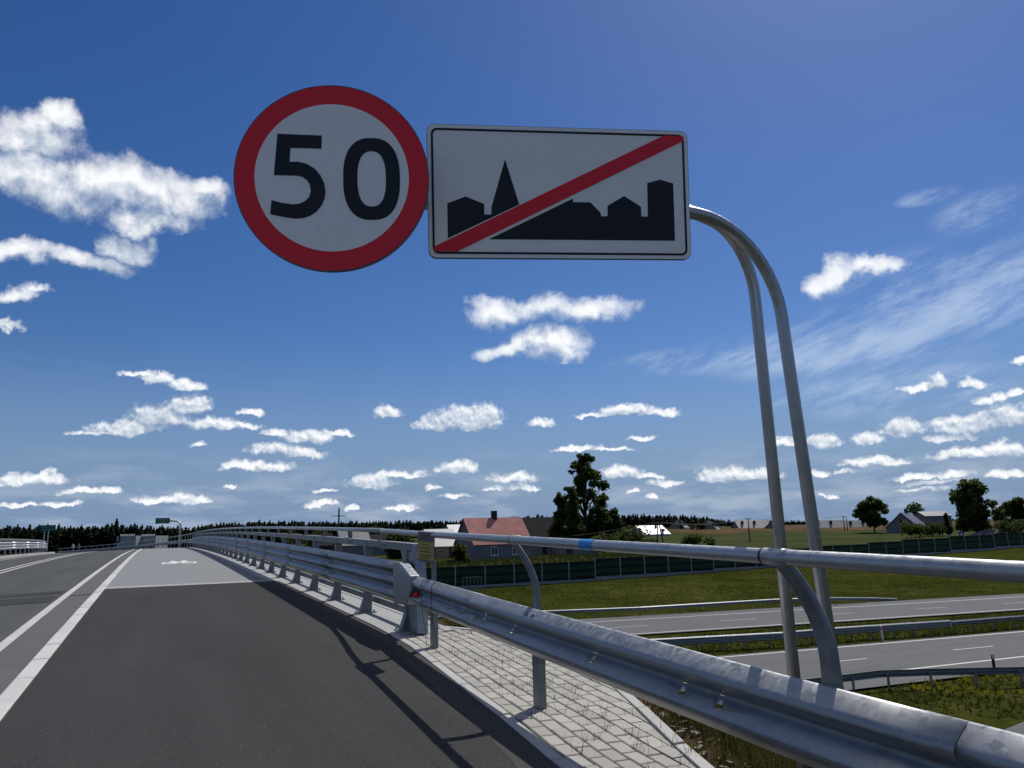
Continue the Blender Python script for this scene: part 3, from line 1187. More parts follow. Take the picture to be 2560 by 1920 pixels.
# raked end leg of the box rail
a, d = side(9)
lg = MB()
lg.prism([RW(q, N_POST - 0.035, h) for (q, h) in ((9.30, 0.93), (8.86, 0.925), (8.82, 1.02), (8.70, 0.70), (8.63, 0.03), (8.98, 0.03), (9.06, 0.55))], a * 0.13)
lg.build('end_leg', m_zinc, bb, bevel=0.005)
lo_ = MB()
fr = [(RW(q, N_POST + 0.10, 0.20), side(q)[0], UPV) for q in frange(8.9, SB1, 1.5)]
lo_.sweep(fr, [(-0.02, -0.04), (0.02, -0.04), (0.02, 0.04), (-0.02, 0.04)], True, True)
lo_.build('lower_rail', m_zinc2, bb)
hp = MB()
hp.tube([RW(q, N_POST + 0.02, 1.155) for q in frange(10.4, SB1, 1.5)], 0.030, 12)
hp.build('handrail', m_pipe, bb, smooth=True)
um = None
s = 10.4
while s < SB1:
    p = RW(s, N_POST + 0.02, 1.02)
    if um is None:
        c = MB()
        c.box((0, 0, 0.055), (0.012, 0.07, 0.125))
        c.box((0.03, 0.0, 0.055), (0.06, 0.012, 0.125))
        c.box((0, 0, 0.004), (0.08, 0.14, 0.010))
        u_ = c.build('handrail_bracket', m_zinc2, bb)
        um = u_
        u_.rotation_euler = (0, 0, TH)
    else:
        u_ = copy_obj(um, parent=bb)
    u_.location = p - Vector(bb.location)
    s += 2.0
bolt_row(bb, 10.0, 40, 1.0, lambda s: N_POST - 0.04, [(0.975, 0)], 0.014)
bolt_row(bb, 11.15, 40, 2.0, lambda s: 2.66 - 0.082, [(0.575, 0.0), (0.735, 0.0), (0.415, 0.0)], 0.013)
# slots in the valleys of the beam
sl_ = MB()
for q in frange(10.2, 38, 1.0):
    a, d = side(q)
    for h in (0.655, 0.497):
        sl_.box(RW(q, 2.657, h), (0.004, 0.035, 0.05), a, d)
sl_.build('bolt_slots', m_rubber, bb)
# transition from three-wave to two-wave beam: folded box
tr = MB()
a, d = side(9)
pts = [RW(q, n_, h) for (q, n_, h) in ((9.06, 2.560, 0.815), (8.78, 2.555, 0.815), (8.24, 2.515, 0.700), (8.20, 2.515, 0.550), (8.42, 2.53, 0.375), (9.02, 2.560, 0.335))]
tr.prism(pts, a * 0.11)
tr.build('transition_box', m_zinc, bb, bevel=0.012)

# --- approach guardrail: two-wave beam, curved posts, handrail
rail_n = lerp_tab([(-6, 2.27), (0, 2.27), (1.5, 2.28), (2.4, 2.29), (4.94, 2.40), (7.78, 2.57), (8.5, 2.64), (9.5, 2.70)])
ag = thing('approach_guardrail', 'galvanised two-wave guardrail with curved posts and handrail beside the paving blocks', 'crash barrier', RW(4.94, 2.45))
beam_n = lambda s: rail_n(s) + 0.005
beam(ag, 'two_wave_beam', -2.6, 8.30, beam_n, 0.535, PW, step=0.4, seg=4.3)
cp = MB()
hand_n = lerp_tab([(-3, 2.21), (1.5, 2.22), (2.4, 2.23), (4.94, 2.34), (7.78, 2.51), (8.4, 2.565), (9.0, 2.64), (9.6, 2.71), (10.4, 2.78)])
cp.tube([RW(q, hand_n(q), 1.15) for q in frange(-2.6, 10.4, 0.4)], 0.0305, 16)
cp.build('handrail', m_pipe, ag, smooth=True)
for sj in (7.80, 5.16, 2.44):
    b = MB()
    b.tube([RW(sj - 0.11, rail_n(sj) - 0.06, 1.15), RW(sj + 0.02, rail_n(sj) - 0.06, 1.15)], 0.0335, 16)
    b.build('rail_sleeve', m_pipe, ag, smooth=True)
    b = MB()
    b.tube([RW(sj + 0.020, rail_n(sj) - 0.06, 1.15), RW(sj + 0.030, rail_n(sj) - 0.06, 1.15)], 0.0340, 16)
    b.build('sleeve_gap', m_rubber, ag, smooth=True)
for k, sp_ in enumerate((7.78, 5.05, 2.30, -0.4)):
    a, d = side(sp_)
    nn = rail_n(sp_) + 0.065
    b = MB()
    b.box(RW(sp_, nn, 0.10), (0.055, 0.10, 1.10), a, d)
    b.box(RW(sp_, nn + 0.03, 0.10), (0.006, 0.07, 1.10), a, d)
    b.build('post', m_zinc2, ag, bevel=0.006)
    # curved upper arm, a broad flat section bending over to the rail
    top_s = sp_ + (0.0, 0.12, 0.08, 0.1)[k]
    arm = MB()
    fr = []
    for i in range(15):
        t = i / 14
        h = 0.40 + 0.735 * t
        e = (max(0.0, t - 0.48) / 0.52) ** 2
        q = sp_ + (top_s - sp_) * e
        nx = nn + (rail_n(sp_) - 0.055 - nn) * e
        tang = Vector((0, 0, 0.735)) + a * ((rail_n(sp_) - 0.055 - nn) * 2 * max(0, t - 0.48) / 0.52 / 0.52)
        tang.normalize()
        out_ = a - tang * a.dot(tang)
        out_.normalize()
        fr.append((RW(q, nx, h), out_, d))
    wd = 0.038
    arm.sweep(fr, [(-0.016, -wd), (0.016, -wd), (0.016, wd), (-0.016, wd)], True, True)
    arm.build('curved_arm', m_zinc2, ag, bevel=0.008, autosmooth=40)
bolt_row(ag, 0.9, 4.5, 4.0, beam_n, [(0.612, -0.088), (0.458, -0.088)], 0.015)
bolt_row(ag, 4.9, 5.2, 4.0, beam_n, [(0.655, -0.06)], 0.017)
bolt_row(ag, 8.55, 8.6, 4.0, beam_n, [(0.655, -0.06)], 0.017)
# punched slots: real holes through the lower hump and the valley
cut = MB()
for q in (6.85, 6.52, 5.92, 5.28, 4.03, 3.14, 2.86, 1.5):
    a, d = side(q)
    cut.box(RW(q, beam_n(q) - 0.046, 0.496), (0.09, 0.046, 0.014), a, d)
    cut.box(RW(q + 0.03, beam_n(q) - 0.006, 0.543), (0.04, 0.034, 0.020), a, d)
cut_o = cut.build('cutter', None)
for o in [c for c in ag.children if c.name.startswith('two_wave_beam')]:
    md = o.modifiers.new('slots', 'BOOLEAN')
    md.operation = 'DIFFERENCE'
    md.object = cut_o
    md.solver = 'EXACT'
    bpy.context.view_layer.update()
    dg_ = bpy.context.evaluated_depsgraph_get()
    me_ = bpy.data.meshes.new_from_object(o.evaluated_get(dg_))
    o.modifiers.clear()
    o.data = me_
bpy.data.objects.remove(cut_o)
# red reflector, tie wires
rf = MB()
a, d = side(8.2)
p = RW(7.88, 2.49, 0.530)
rf.tube([p, p - a * 0.03 - d * 0.02], 0.032, 18)
m_refl = plain('red_reflector', (0.65, 0.012, 0.008), 0.25, var=0.1)
tag(rf.build('reflector', m_refl), 'round red reflector bolted to the beam by the folded end box', 'reflector')
for k, q in enumerate((7.72, 7.34)):
    a, d = side(q)
    nn = beam_n(q)
    b = MB()
    loop = [RW(q, nn + x, 0.535 + y) for (x, y) in ((-0.085, 0.13), (-0.093, 0.08), (-0.093, -0.08), (-0.085, -0.135), (0.01, -0.165), (0.02, 0.0), (0.01, 0.168), (-0.05, 0.16), (-0.085, 0.13))]
    b.tube(loop, 0.0035, 6)
    b.tube([RW(q, nn + 0.01, 0.70), RW(q + 0.02, nn - 0.03, 0.95), RW(q + 0.03, rail_n(q) - 0.06, 1.12)], 0.003, 6)
    b.tube([RW(q, nn - 0.085, 0.40), RW(q, nn - 0.05, 0.20), RW(q + 0.05, nn - 0.02, 0.03)], 0.0025, 6)
    tag(b.build('tie_wire', m_rubber), ('thin black wire looped round the guardrail next to the red reflector', 'thin black wire looped round the guardrail below the outer edge of the notice')[k], 'wire', 'black tie wires on the guardrail')

# blue tape on the handrail
b = MB()
b.tube([RW(q, rail_n(q) - 0.06, 1.15) for q in (3.90, 3.98, 4.06)], 0.0318, 16, caps=False)
tag(b.build('blue_tape', plain('blue_tape', (0.02, 0.23, 0.60), 0.4, var=0.15, scale=40), smooth=True), 'band of bright blue tape wrapped round the grey handrail', 'tape')

# yellow notice hanging from the rail
sg = thing('hanging_notice', 'worn yellow and grey notice tied under the handrail above the beam end', 'notice', RW(8.2, 2.5, 1.0))
a, d = side(7.9)
q0 = RW(7.74, rail_n(7.5) - 0.098, 1.175)
ex = (-d + UPV * -0.03).normalized()
dn_ = (UPV * -1 + a * -0.03).normalized()
nr = -a


def notice(name, x0, x1, y0, y1, mat_, t0=0.0, t1=0.004, parent=sg):
    o_ = q0 + nr * t0
    poly = [o_ + ex * x0 + dn_ * y0, o_ + ex * x1 + dn_ * y0, o_ + ex * x1 + dn_ * y1, o_ + ex * x0 + dn_ * y1]
    return MB().prism(poly, nr * (t1 - t0)).build(name, mat_, parent)


m_ny = plain('notice_yellow', (0.36, 0.28, 0.05), 0.6, var=0.25, scale=14)
m_ng = plain('notice_grey', (0.085, 0.08, 0.095), 0.6, var=0.2, scale=14)
m_ink = plain('notice_ink', (0.08, 0.06, 0.02), 0.7, var=0.3, scale=60)
notice('notice_board', 0, 0.52, 0, 0.29, m_ng, -0.003, 0.001)
notice('yellow_field', 0.008, 0.512, 0.095, 0.27, m_ny, 0.001, 0.0025)
for (x0, x1, y0) in ((0.10, 0.34, 0.03), (0.08, 0.26, 0.06), (0.16, 0.36, 0.115), (0.12, 0.40, 0.150), (0.10, 0.42, 0.185), (0.08, 0.45, 0.22), (0.10, 0.40, 0.245)):
    x = x0
    while x < x1:
        wd = rnd.uniform(0.016, 0.04)
        notice('faded_print', x, min(x + wd, x1), y0, y0 + 0.014, m_ink, 0.0025, 0.0032)
        x += wd + 0.012

# --- guardrail past the bridge, curving away
fg = thing('far_guardrail', 'distant two-wave guardrail with handrail curving away beyond the bridge crest', 'crash barrier', RW(90, 2.7))
fg_n = lambda s: 2.72
beam(fg, 'two_wave_beam', 66.0, 146.0, fg_n, 0.55, PW, step=2.0, seg=8.0)
b = MB()
b.tube([RW(q, 2.72, 1.15) for q in frange(66, 146, 2.0)], 0.032, 8)
b.build('handrail', m_pipe, fg, smooth=True)
for q in frange(67, 145, 2.67):
    a, d = side(q)
    c = MB()
    c.box(RW(q, 2.80, 0.30), (0.06, 0.10, 0.9), a, d)
    c.tube([RW(q, 2.80, 0.7), RW(q, 2.80, 0.95), RW(q, 2.74, 1.14)], 0.028, 6)
    c.build('post', m_zinc2, fg)

# --- barrier on the far side of the road
lb = thing('far_side_barrier', 'bright three-wave barrier with box rail on the far side of the road', 'crash barrier', RW(60, -8.2))
lb_n = lambda s: -8.25
beam(lb, 'three_wave_beam', 34.0, 92.0, lb_n, 0.70, P3, step=2.0, seg=6.0, face=-1)
b = MB()
b.sweep([(RW(q, -8.4, 1.08), side(q)[0], UPV) for q in frange(34, 90.0, 2.0)], [(-0.06, -0.055), (0.06, -0.055), (0.06, 0.055), (-0.06, 0.055)], True, True)
b.build('box_rail', m_zinc, lb)
for q in frange(34.5, 91.5, 2.0):
    a, d = side(q)
    MB().box(RW(q, -8.4, 0.52), (0.10, 0.12, 1.05), a, d).build('post', m_zinc2, lb)
a, d = side(92)
MB().prism([RW(92.0, -8.17, 0.945), RW(92.5, -8.25, 0.72), RW(92.0, -8.17, 0.46)], -a * 0.14).build('end_plate', m_zinc, lb)

# ------------------------------------------------------------------ overhead sign frame and its two signs
def sign_axes(yaw, lean, roll):
    r = Vector((math.cos(yaw), math.sin(yaw), 0))
    n = r.cross(UPV)                                    # towards the viewer
    u = UPV * math.cos(lean) + n * math.sin(lean)
    R = r * math.cos(roll) + u * math.sin(roll)
    U = -r * math.sin(roll) + u * math.cos(roll)
    return R, U, R.cross(U)


def smooth_path(pts, k=8):
    """Catmull-Rom through points"""
    P_ = [Vector(p) for p in pts]
    P_ = [P_[0] * 2 - P_[1]] + P_ + [P_[-1] * 2 - P_[-2]]
    out = []
    for i in range(1, len(P_) - 2):
        for j in range(k):
            t = j / k
            a, b, c, d = P_[i - 1], P_[i], P_[i + 1], P_[i + 2]
            out.append(0.5 * ((2 * b) + (c - a) * t + (2 * a - 5 * b + 4 * c - d) * t * t + (3 * b - a - 3 * c + d) * t * t * t))
    out.append(P_[-2])
    return out


sf = thing('sign_frame', 'pair of tall bent steel pipes standing behind the guardrail and carrying the signs', 'sign frame', (1.5, 3.8, -0.1))
RC = Vector((0.245, 3.237, 2.838))
R_, U_, N_ = sign_axes(0.135, 0.143, 0.0156)
pA = at_depth(1955, 1400, 3.95)
pB = at_depth(2043, 1400, 3.70)
for nm, base, hz, rad, yoff in (('A', pA, 2.885, 0.36, 0.185), ('B', pB, 2.820, 0.50, 0.105)):
    behind = RC - N_ * yoff
    ax_ = Vector((R_.x, R_.y, 0)).normalized()
    # the arm runs level along the back of the signs, then bends down into the post
    end_l = Vector((-0.95, 0, 0)) + Vector((0, behind.y + (-0.95 - RC.x) * ax_.y / ax_.x, 0))
    lean = 0.012 if nm == 'A' else 0.050
    foot = Vector((base.x + lean * 2.1, base.y, -0.9))
    start = Vector((base.x - lean * (hz - rad - 1.25), base.y, hz - rad))
    pts = [foot, start]
    toward = Vector((0.80, behind.y + (0.80 - RC.x) * ax_.y / ax_.x, hz))
    hdir = Vector((toward.x - start.x, toward.y - start.y, 0)).normalized()
    arc = []
    for i in range(13):
        t = math.pi / 2 * i / 12
        arc.append(start + hdir * (rad * (1 - math.cos(t))) + UPV * (rad * math.sin(t)))
    tail = [toward, Vector((end_l.x, end_l.y, hz - 0.01))]
    b = MB()
    b.tube(pts + arc[1:] + tail, 0.0302, 18)
    b.build('bent_pipe', m_pipe, sf, smooth=True)
for x_ in (-0.62, -0.15, 0.48):
    b = MB()
    c = RC + R_ * x_ if x_ > -0.4 else RC + R_ * (x_ - 0.15)
    b.box(c - U_ * 0.03 - N_ * 0.10, (0.05, 0.15, 0.20), R_, N_, U_)
    b.build('clamp', m_zinc2, sf)


def rounded_rect(w_, h_, r, k=6):
    pts = []
    for (cx, cy, a0) in ((w_ / 2 - r, h_ / 2 - r, 0), (-w_ / 2 + r, h_ / 2 - r, 90), (-w_ / 2 + r, -h_ / 2 + r, 180), (w_ / 2 - r, -h_ / 2 + r, 270)):
        pts += arc_pts(cx, cy, r, a0, a0 + 90, k)
    return pts


def ring_faces(outer, inner, C, R, U, N, t, thick):
    """flat band between two outlines with the same number of points"""
    n = len(outer)
    vs = [C + R * x + U * y + N * t for (x, y) in outer] + [C + R * x + U * y + N * t for (x, y) in inner]
    fs = [(i, (i + 1) % n, (i + 1) % n + n, i + n) for i in range(n)]
    return MB().add(vs, fs)


# --- end of built-up area board
bs = thing('built_up_area_end_sign', 'white rectangular sign with black town silhouette crossed by a red diagonal bar', 'road sign', RC)
b = MB()
b.prism([RC + R_ * x + U_ * y - N_ * 0.022 for (x, y) in rounded_rect(1.2, 0.6, 0.035)], N_ * 0.022)
b.build('plate', m_signedge, bs)
fc = rounded_rect(1.196, 0.596, 0.033)
MB().add([RC + R_ * x + U_ * y + N_ * 0.0010 for (x, y) in fc], [tuple(range(len(fc)))]).build('white_face', m_signwhite, bs)
o_, i_ = rounded_rect(1.164, 0.564, 0.028), rounded_rect(1.144, 0.544, 0.020)
ring_faces(o_, i_, RC, R_, U_, N_, 0.0022, 0).build('border_line', m_black, bs)
QC = [(935, 237), (2133, 272), (2155, 865), (942, 857)]


def unbil(px, py):
    """photo crop pixel -> position on the board (metres from its centre)"""
    u, v = 0.5, 0.5
    for _ in range(30):
        x = (1 - v) * ((1 - u) * QC[0][0] + u * QC[1][0]) + v * ((1 - u) * QC[3][0] + u * QC[2][0])
        y = (1 - v) * ((1 - u) * QC[0][1] + u * QC[1][1]) + v * ((1 - u) * QC[3][1] + u * QC[2][1])
        u += (px - x) / 1205.0
        v += (py - y) / 610.0
    return (u - 0.5) * 1.2, (0.5 - v) * 0.6


def decal(name, poly, mat_, parent, C, R, U, N, t):
    vs = [C + R * x + U * y + N * t for (x, y) in poly]
    o = mesh_obj(name, vs, [tuple(range(len(vs)))], mat_, parent)
    bm = bmesh.new()
    bm.from_mesh(o.data)
    bmesh.ops.triangulate(bm, faces=bm.faces[:])
    bm.to_mesh(o.data)
    bm.free()
    return o


left_sil = [(1025, 607), (1107, 575), (1190, 610), (1190, 658), (1222, 658), (1222, 625), (1284, 402), (1348, 612), (1027, 768)]
right_sil = [(1210, 772), (1593, 585), (1595, 601), (1675, 602), (1723, 650), (1725, 666), (1755, 666), (1755, 618), (1833, 573), (1913, 622), (1914, 667), (1945, 668), (1942, 513), (2003, 497), (2066, 515), (2075, 779)]
bar_ = [(966, 806), (2020, 293), (2108, 295), (2114, 300), (2114, 318), (1070, 828), (972, 827), (966, 822)]
decal('town_silhouette', [unbil(*p) for p in left_sil], m_black, bs, RC, R_, U_, N_, 0.0020)
decal('town_silhouette', [unbil(*p) for p in right_sil], m_black, bs, RC, R_, U_, N_, 0.0020)
m_seam = plain('sheeting_seam', (0.82, 0.78, 0.73), 0.5)
decal('sheeting_seam', [unbil(*p) for p in ((962, 404), (2118, 434), (2118, 437), (962, 407))], m_seam, bs, RC, R_, U_, N_, 0.0016)
decal('red_bar', [unbil(*p) for p in bar_], m_signred, bs, RC, R_, U_, N_, 0.0034)

# --- 50 limit
CC = Vector((-0.7255, 2.975, 2.812))
R2, U2, N2 = sign_axes(0.10, 0.10, 0.010)
rs_ = thing('speed_limit_sign', 'round red-rimmed speed limit sign reading 50', 'road sign', CC)
circ = lambda r, k=96: [(r * math.cos(2 * math.pi * i / k), r * math.sin(2 * math.pi * i / k)) for i in range(k)]
b = MB()
b.prism([CC + R2 * x + U2 * y - N2 * 0.022 for (x, y) in circ(0.400)], N2 * 0.022)
b.build('plate', m_signedge, rs_)
ring_faces(circ(0.396), circ(0.316), CC, R2, U2, N2, 0.0010, 0).build('red_rim', m_signred, rs_)
decal('white_face', circ(0.316), m_signwhite, rs_, CC, R2, U2, N2, 0.0010)
five = [(255, 303), (452, 308), (451, 368), (313, 366), (309, 429), (345, 428), (385, 437), (420, 458), (447, 490), (463, 525), (468, 560), (464, 595), (450, 625), (428, 652),
        (400, 671), (370, 681), (335, 684), (280, 676), (224, 664), (230, 602), (280, 614), (325, 620), (355, 616), (380, 603), (397, 583), (403, 558), (398, 530), (385, 510), (365, 496), (340, 491), (240, 490)]
five = [((x - 499) / 436 * 0.4, (496 - y) / 421 * 0.4) for (x, y) in five]
decal('digit_5', five, m_black, rs_, CC, R2, U2, N2, 0.0024)


def superell(cx, cy, rx, ry, e=2.5, k=64):
    out = []
    for i in range(k):
        a = 2 * math.pi * i / k
        c, s = math.cos(a), math.sin(a)
        out.append((cx + rx * math.copysign(abs(c) ** (2 / e), c), cy + ry * math.copysign(abs(s) ** (2 / e), s)))
    return out


zc_ = ((675 - 499) / 436 * 0.4, (496 - 502) / 421 * 0.4)
zo = superell(*zc_, 128 / 436 * 0.4, 186 / 421 * 0.4)
zi = superell(*zc_, 64 / 436 * 0.4, 125 / 421 * 0.4)
ring_faces(zo, zi, CC, R2, U2, N2, 0.0024, 0).build('digit_0', m_black, rs_)

# ------------------------------------------------------------------ motorway
def mw_sheet(name, La, oa, Lb, ob, t0, t1, z, mat_, parent=None, step=8.0):
    vs, fs = [], []
    ts = frange(t0, t1, step)
    for t in ts:
        a, b = on_line(La, t) + KDIR * oa, on_line(Lb, t) + KDIR * ob
        vs += [(a.x, a.y, Z_MW + z), (b.x, b.y, Z_MW + z)]
    for i in range(len(ts) - 1):
        fs.append((2 * i, 2 * i + 1, 2 * i + 3, 2 * i + 2))
    return mesh_obj(name, vs, fs, mat_, parent)


T0, T1 = -70.0, 170.0
tag(mw_sheet('motorway_carriageway', L4, -2.6, L3, 0.55, T0, T1, 0.0, m_mway), kind='structure')
tag(mw_sheet('motorway_carriageway', L2, -0.55, L1, 2.7, T0, T1, 0.0, m_mway), kind='structure')
mm_ = thing('motorway_marking', 'thin white edge and lane lines painted on the grey motorway', 'road marking', on_line(L3, 20))
for L in (L1, L2, L3, L4):
    mw_sheet('edge_line', L, -0.10, L, 0.10, T0, T1, 0.006, m_white, mm_)


def mid_line(La, Lb, f, t):
    return on_line(La, t) * (1 - f) + on_line(Lb, t) * f


def t_of(u, v):
    return at_z(u, v, Z_MW).dot(MDIR)


for (La, Lb, f, ua, ub) in ((L2, L1, 0.50, (1802.7, 1552.8), (1890.8, 1547.6)), (L4, L3, 0.47, (2385.6, 1625.7), (2482.4, 1615.3))):
    t_a, t_b = t_of(*ua), t_of(*ub)
    ln, per = t_b - t_a, (t_b - t_a) * 3.0
    k0 = int((T0 - t_a) // per) + 1
    t = t_a + k0 * per
    while t < T1:
        a0_, b0_ = mid_line(La, Lb, f, t), mid_line(La, Lb, f, t + ln)
        MB().add([(a0_ - KDIR * 0.06) + UPV * 0.006, (a0_ + KDIR * 0.06) + UPV * 0.006, (b0_ + KDIR * 0.06) + UPV * 0.006, (b0_ - KDIR * 0.06) + UPV * 0.006], [(0, 1, 2, 3)]).build('lane_dash', m_white, mm_)
        t += per


def poly_rail(pix, ztop, ext0=0, ext1=0):
    pts = [at_z(u, v, ztop) for (u, v) in pix]
    if ext0:
        pts.insert(0, pts[0] + (pts[0] - pts[1]).normalized() * ext0)
    if ext1:
        pts.append(pts[-1] + (pts[-1] - pts[-2]).normalized() * ext1)
    return pts


def mw_guardrail(name, label, pts, prof, hc, face, post_step, two=False, mat_b=None, top=0.75):
    th = thing(name, label, 'crash barrier', (pts[0].x, pts[0].y, Z_MW))
    fr = []
    for i, p in enumerate(pts):
        d = (pts[min(i + 1, len(pts) - 1)] - pts[max(i - 1, 0)])
        d.z = 0
        d.normalize()
        a = Vector((d.y, -d.x, 0))
        fr.append((p - UPV * (top - hc), a * face, UPV))
    for sgn in ((1, -1) if two else (1,)):
        b = MB()
        f2 = [(p + a * (-0.12 * (1 if two else 0)) if sgn == 1 else p - a * (-0.12), a * sgn, u) for (p, a, u) in fr]
        b.sweep(f2, prof)
        b.build('beam', mat_b or m_zinc, th, solid=0.004)
    # posts
    acc, pm_ = 0.0, None
    for i in range(len(pts) - 1):
        seg = pts[i + 1] - pts[i]
        L = seg.length
        q = acc
        while q < L:
            p = pts[i] + seg * (q / L)
            a = fr[i][1]
            c = MB()
            hb = p.z - (top - hc) - (Z_MW - 0.3)
            c.box(Vector((p.x, p.y, Z_MW - 0.3 + hb / 2)) + a * (0.05 if not two else 0.0), (0.06, 0.10, hb), a, Vector((-a.y, a.x, 0)))
            c.build('post', m_zinc2, th)
            q += post_step
        acc = q - L
    return th


zt = Z_MW + 0.75
pf = poly_rail([(1087, 1540), (1366, 1526), (1600, 1517), (1938, 1497), (2073, 1493)], zt, 30, 0)
pe = at_z(2242, 1496, Z_MW + 0.1)
pf2 = pf + [pf[-1] * 0.35 + pe * 0.65 + UPV * 0.05, pe]
mw_guardrail('motorway_guardrail', 'shiny single guardrail along the far verge of the motorway, dipping into the grass', pf2, PW, 0.595, -1, 4.0)
pm1 = poly_rail([(1500, 1607), (1626, 1597), (1947, 1580), (2073, 1569), (2372, 1550)], Z_MW + 0.80, 40, 0)
mw_guardrail('median_barrier', 'bright double-sided barrier on the grass median of the motorway', pm1, P3, 0.565, 1, 1.6, True, None, 0.80)
pm2 = [pm1[-1] - UPV * 0.06, at_z(2460, 1545, Z_MW + 0.74), at_z(2560, 1537.6, Z_MW + 0.74)]
pm2.append(pm2[-1] + (pm2[-1] - pm2[-2]).normalized() * 60)
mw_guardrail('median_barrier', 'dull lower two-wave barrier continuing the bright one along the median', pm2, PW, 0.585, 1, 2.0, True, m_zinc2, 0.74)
pn = poly_rail([(2085, 1689.5), (2198, 1676), (2318, 1671.6), (2450, 1669), (2560, 1667)], Z_MW + 0.75, 45, 30)
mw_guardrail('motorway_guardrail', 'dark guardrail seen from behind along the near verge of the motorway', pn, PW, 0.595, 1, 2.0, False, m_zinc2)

# delineators
m_delin = plain('delineator_white', (0.62, 0.62, 0.62), 0.5)
for (u, v, hh, lab) in ((2207, 1603, 0.95, 'white delineator post with red band on the motorway median'), (1758, 1523, 0.95, 'white delineator post behind the shiny far guardrail'), (2485, 1668, 0.55, 'black-tipped delineator on top of the dark near guardrail')):
    p = at_z(u, v, Z_MW - 0.02)
    if hh < 0.6:
        p = at_z(u, v, Z_MW + 0.75)
    dl = thing('delineator_post', lab, 'delineator', p)
    MB().prism([p + Vector((x, y, 0)) for (x, y) in ((-0.06, -0.03), (0.06, -0.03), (0.045, 0.05), (-0.045, 0.05))], UPV * hh).build('post', m_delin if hh > 0.6 else m_black, dl)
    MB().box(p + Vector((0, -0.035, hh * 0.82)), (0.10, 0.01, 0.16)).build('reflector_band', m_refl if hh > 0.6 else m_delin, dl)

# small service road in the corner
e0, e1 = at_z(2494, 1836, Z_MW - 0.05), at_z(2560, 1809, Z_MW - 0.05)
dd = (e1 - e0).normalized()
nn_ = Vector((dd.y, -dd.x, 0))
sr_pts = []
for t in frange(-14, 40, 3):
    for o2 in (0, 4.5):
        p = e0 + dd * t + nn_ * o2
        sr_pts.append(Vector((p.x, p.y, terrain(p.x, p.y) + 0.08)))
tag(mesh_obj('service_road', sr_pts, [(2 * i, 2 * i + 1, 2 * i + 3, 2 * i + 2) for i in range(len(sr_pts) // 2 - 1)], m_mway), kind='structure')

# ------------------------------------------------------------------ noise barrier
m_ng1 = plain('barrier_green', (0.012, 0.045, 0.026), 0.75, var=0.2, scale=3, spec=0.2)
m_ng2 = plain('barrier_dark_green', (0.006, 0.018, 0.012), 0.75, var=0.2, scale=3, spec=0.2)
m_nc = concrete('barrier_concrete', (0.26, 0.26, 0.25), 0.15)
nbar = thing('noise_barrier', 'dark green slatted noise barrier with pale posts running along the motorway cutting', 'noise barrier', (BAR_A.x, BAR_A.y, -4.9))
BD3, BN3 = Vector((BDIR.x, BDIR.y, 0)), Vector((BNRM.x, BNRM.y, 0))
for k in range(-4, 34):
    t = k * 4.0
    z0 = round(bar_z(t + 2) * 4) / 4
    p = Vector((BAR_A.x, BAR_A.y, 0)) + BD3 * t
    MB().box(Vector((p.x, p.y, z0 + 1.35)), (0.16, 0.20, 2.95), BD3, BN3).build('post', m_nc, nbar)
    c = p + BD3 * 2.0
    MB().box(Vector((c.x, c.y, z0 + 0.05)), (3.84, 0.14, 0.60), BD3, BN3).build('plinth', m_nc, nbar)
    for q in range(5):
        b = MB()
        zz = z0 + 0.36 + 0.47 * q
        b.box(Vector((c.x, c.y, zz + 0.225)) - BN3 * (0.012 * (q % 2)), (3.83, 0.11, 0.455), BD3, BN3)
        b.build('panel', m_ng1 if q % 2 else m_ng2, nbar)
# small steel railing in front of it
p = at_depth(1158, 1478, 92.0)
gr_ = thing('steel_railing', 'short grey steel railing at the foot of the green noise barrier', 'railing', p)
g0 = Vector((p.x, p.y, terrain(p.x, p.y)))
for i in range(6):
    q = g0 + Vector((0.42 * i, 0.10 * i, 0))
    q.z = g0.z
    MB().box(q + UPV * 0.8, (0.06, 0.05, 1.6)).build('upright', m_zinc2, gr_)
for h in (0.15, 1.58):
    MB().box(g0 + Vector((1.05, 0.25, h)), (2.25, 0.05, 0.06), Vector((0.973, 0.232, 0)), Vector((-0.232, 0.973, 0))).build('rail', m_zinc2, gr_)

# blue motorway sign beyond the barrier
p = at_depth(2405, 1352, 150)
b0 = Vector((p.x, p.y, terrain(p.x, p.y)))
bl = thing('blue_information_sign', 'small blue square road sign above the green noise barrier', 'road sign', b0)
ztop = z_at_row(2405, 1329, 150)
hgt = ztop - b0.z
m_blue = plain('sign_blue', (0.01, 0.05, 0.30), 0.5, var=0.1)
MB().box(b0 + UPV * (hgt / 2 - 0.3), (0.08, 0.08, hgt)).build('pole', m_zinc2, bl)
MB().box(b0 + Vector((0, -0.08, hgt - 0.55)), (0.95, 0.04, 1.1)).build('board', m_blue, bl)
MB().box(b0 + Vector((0.05, -0.11, hgt - 0.55)), (0.12, 0.02, 0.7)).box(b0 + Vector((-0.14, -0.11, hgt - 0.5)), (0.25, 0.02, 0.14)).build('white_symbol', m_signwhite, bl)

# ------------------------------------------------------------------ houses
def roof_mat(name, col, ribs=3.0, rough=0.6, metal=0.0, spec=0.4):
    m_, t, b = mat(name)
    g = t.n('ShaderNodeNewGeometry').outputs['Position']
    n1 = t.noise(g, 0.8, 6, 0.65)
    n2 = t.noise(g, 9.0, 4, 0.6)
    f = t.m('ADD', t.m('MULTIPLY', n1, 0.6), t.m('MULTIPLY', n2, 0.4))
    t.put(b.inputs['Base Color'], t.ramp(f, [(0.35, tuple(c * 0.72 for c in col)), (0.65, tuple(min(1, c * 1.22) for c in col))]))
    b.inputs['Roughness'].default_value = rough
    b.inputs['Metallic'].default_value = metal
    b.inputs['Specular IOR Level'].default_value = spec
    return m_


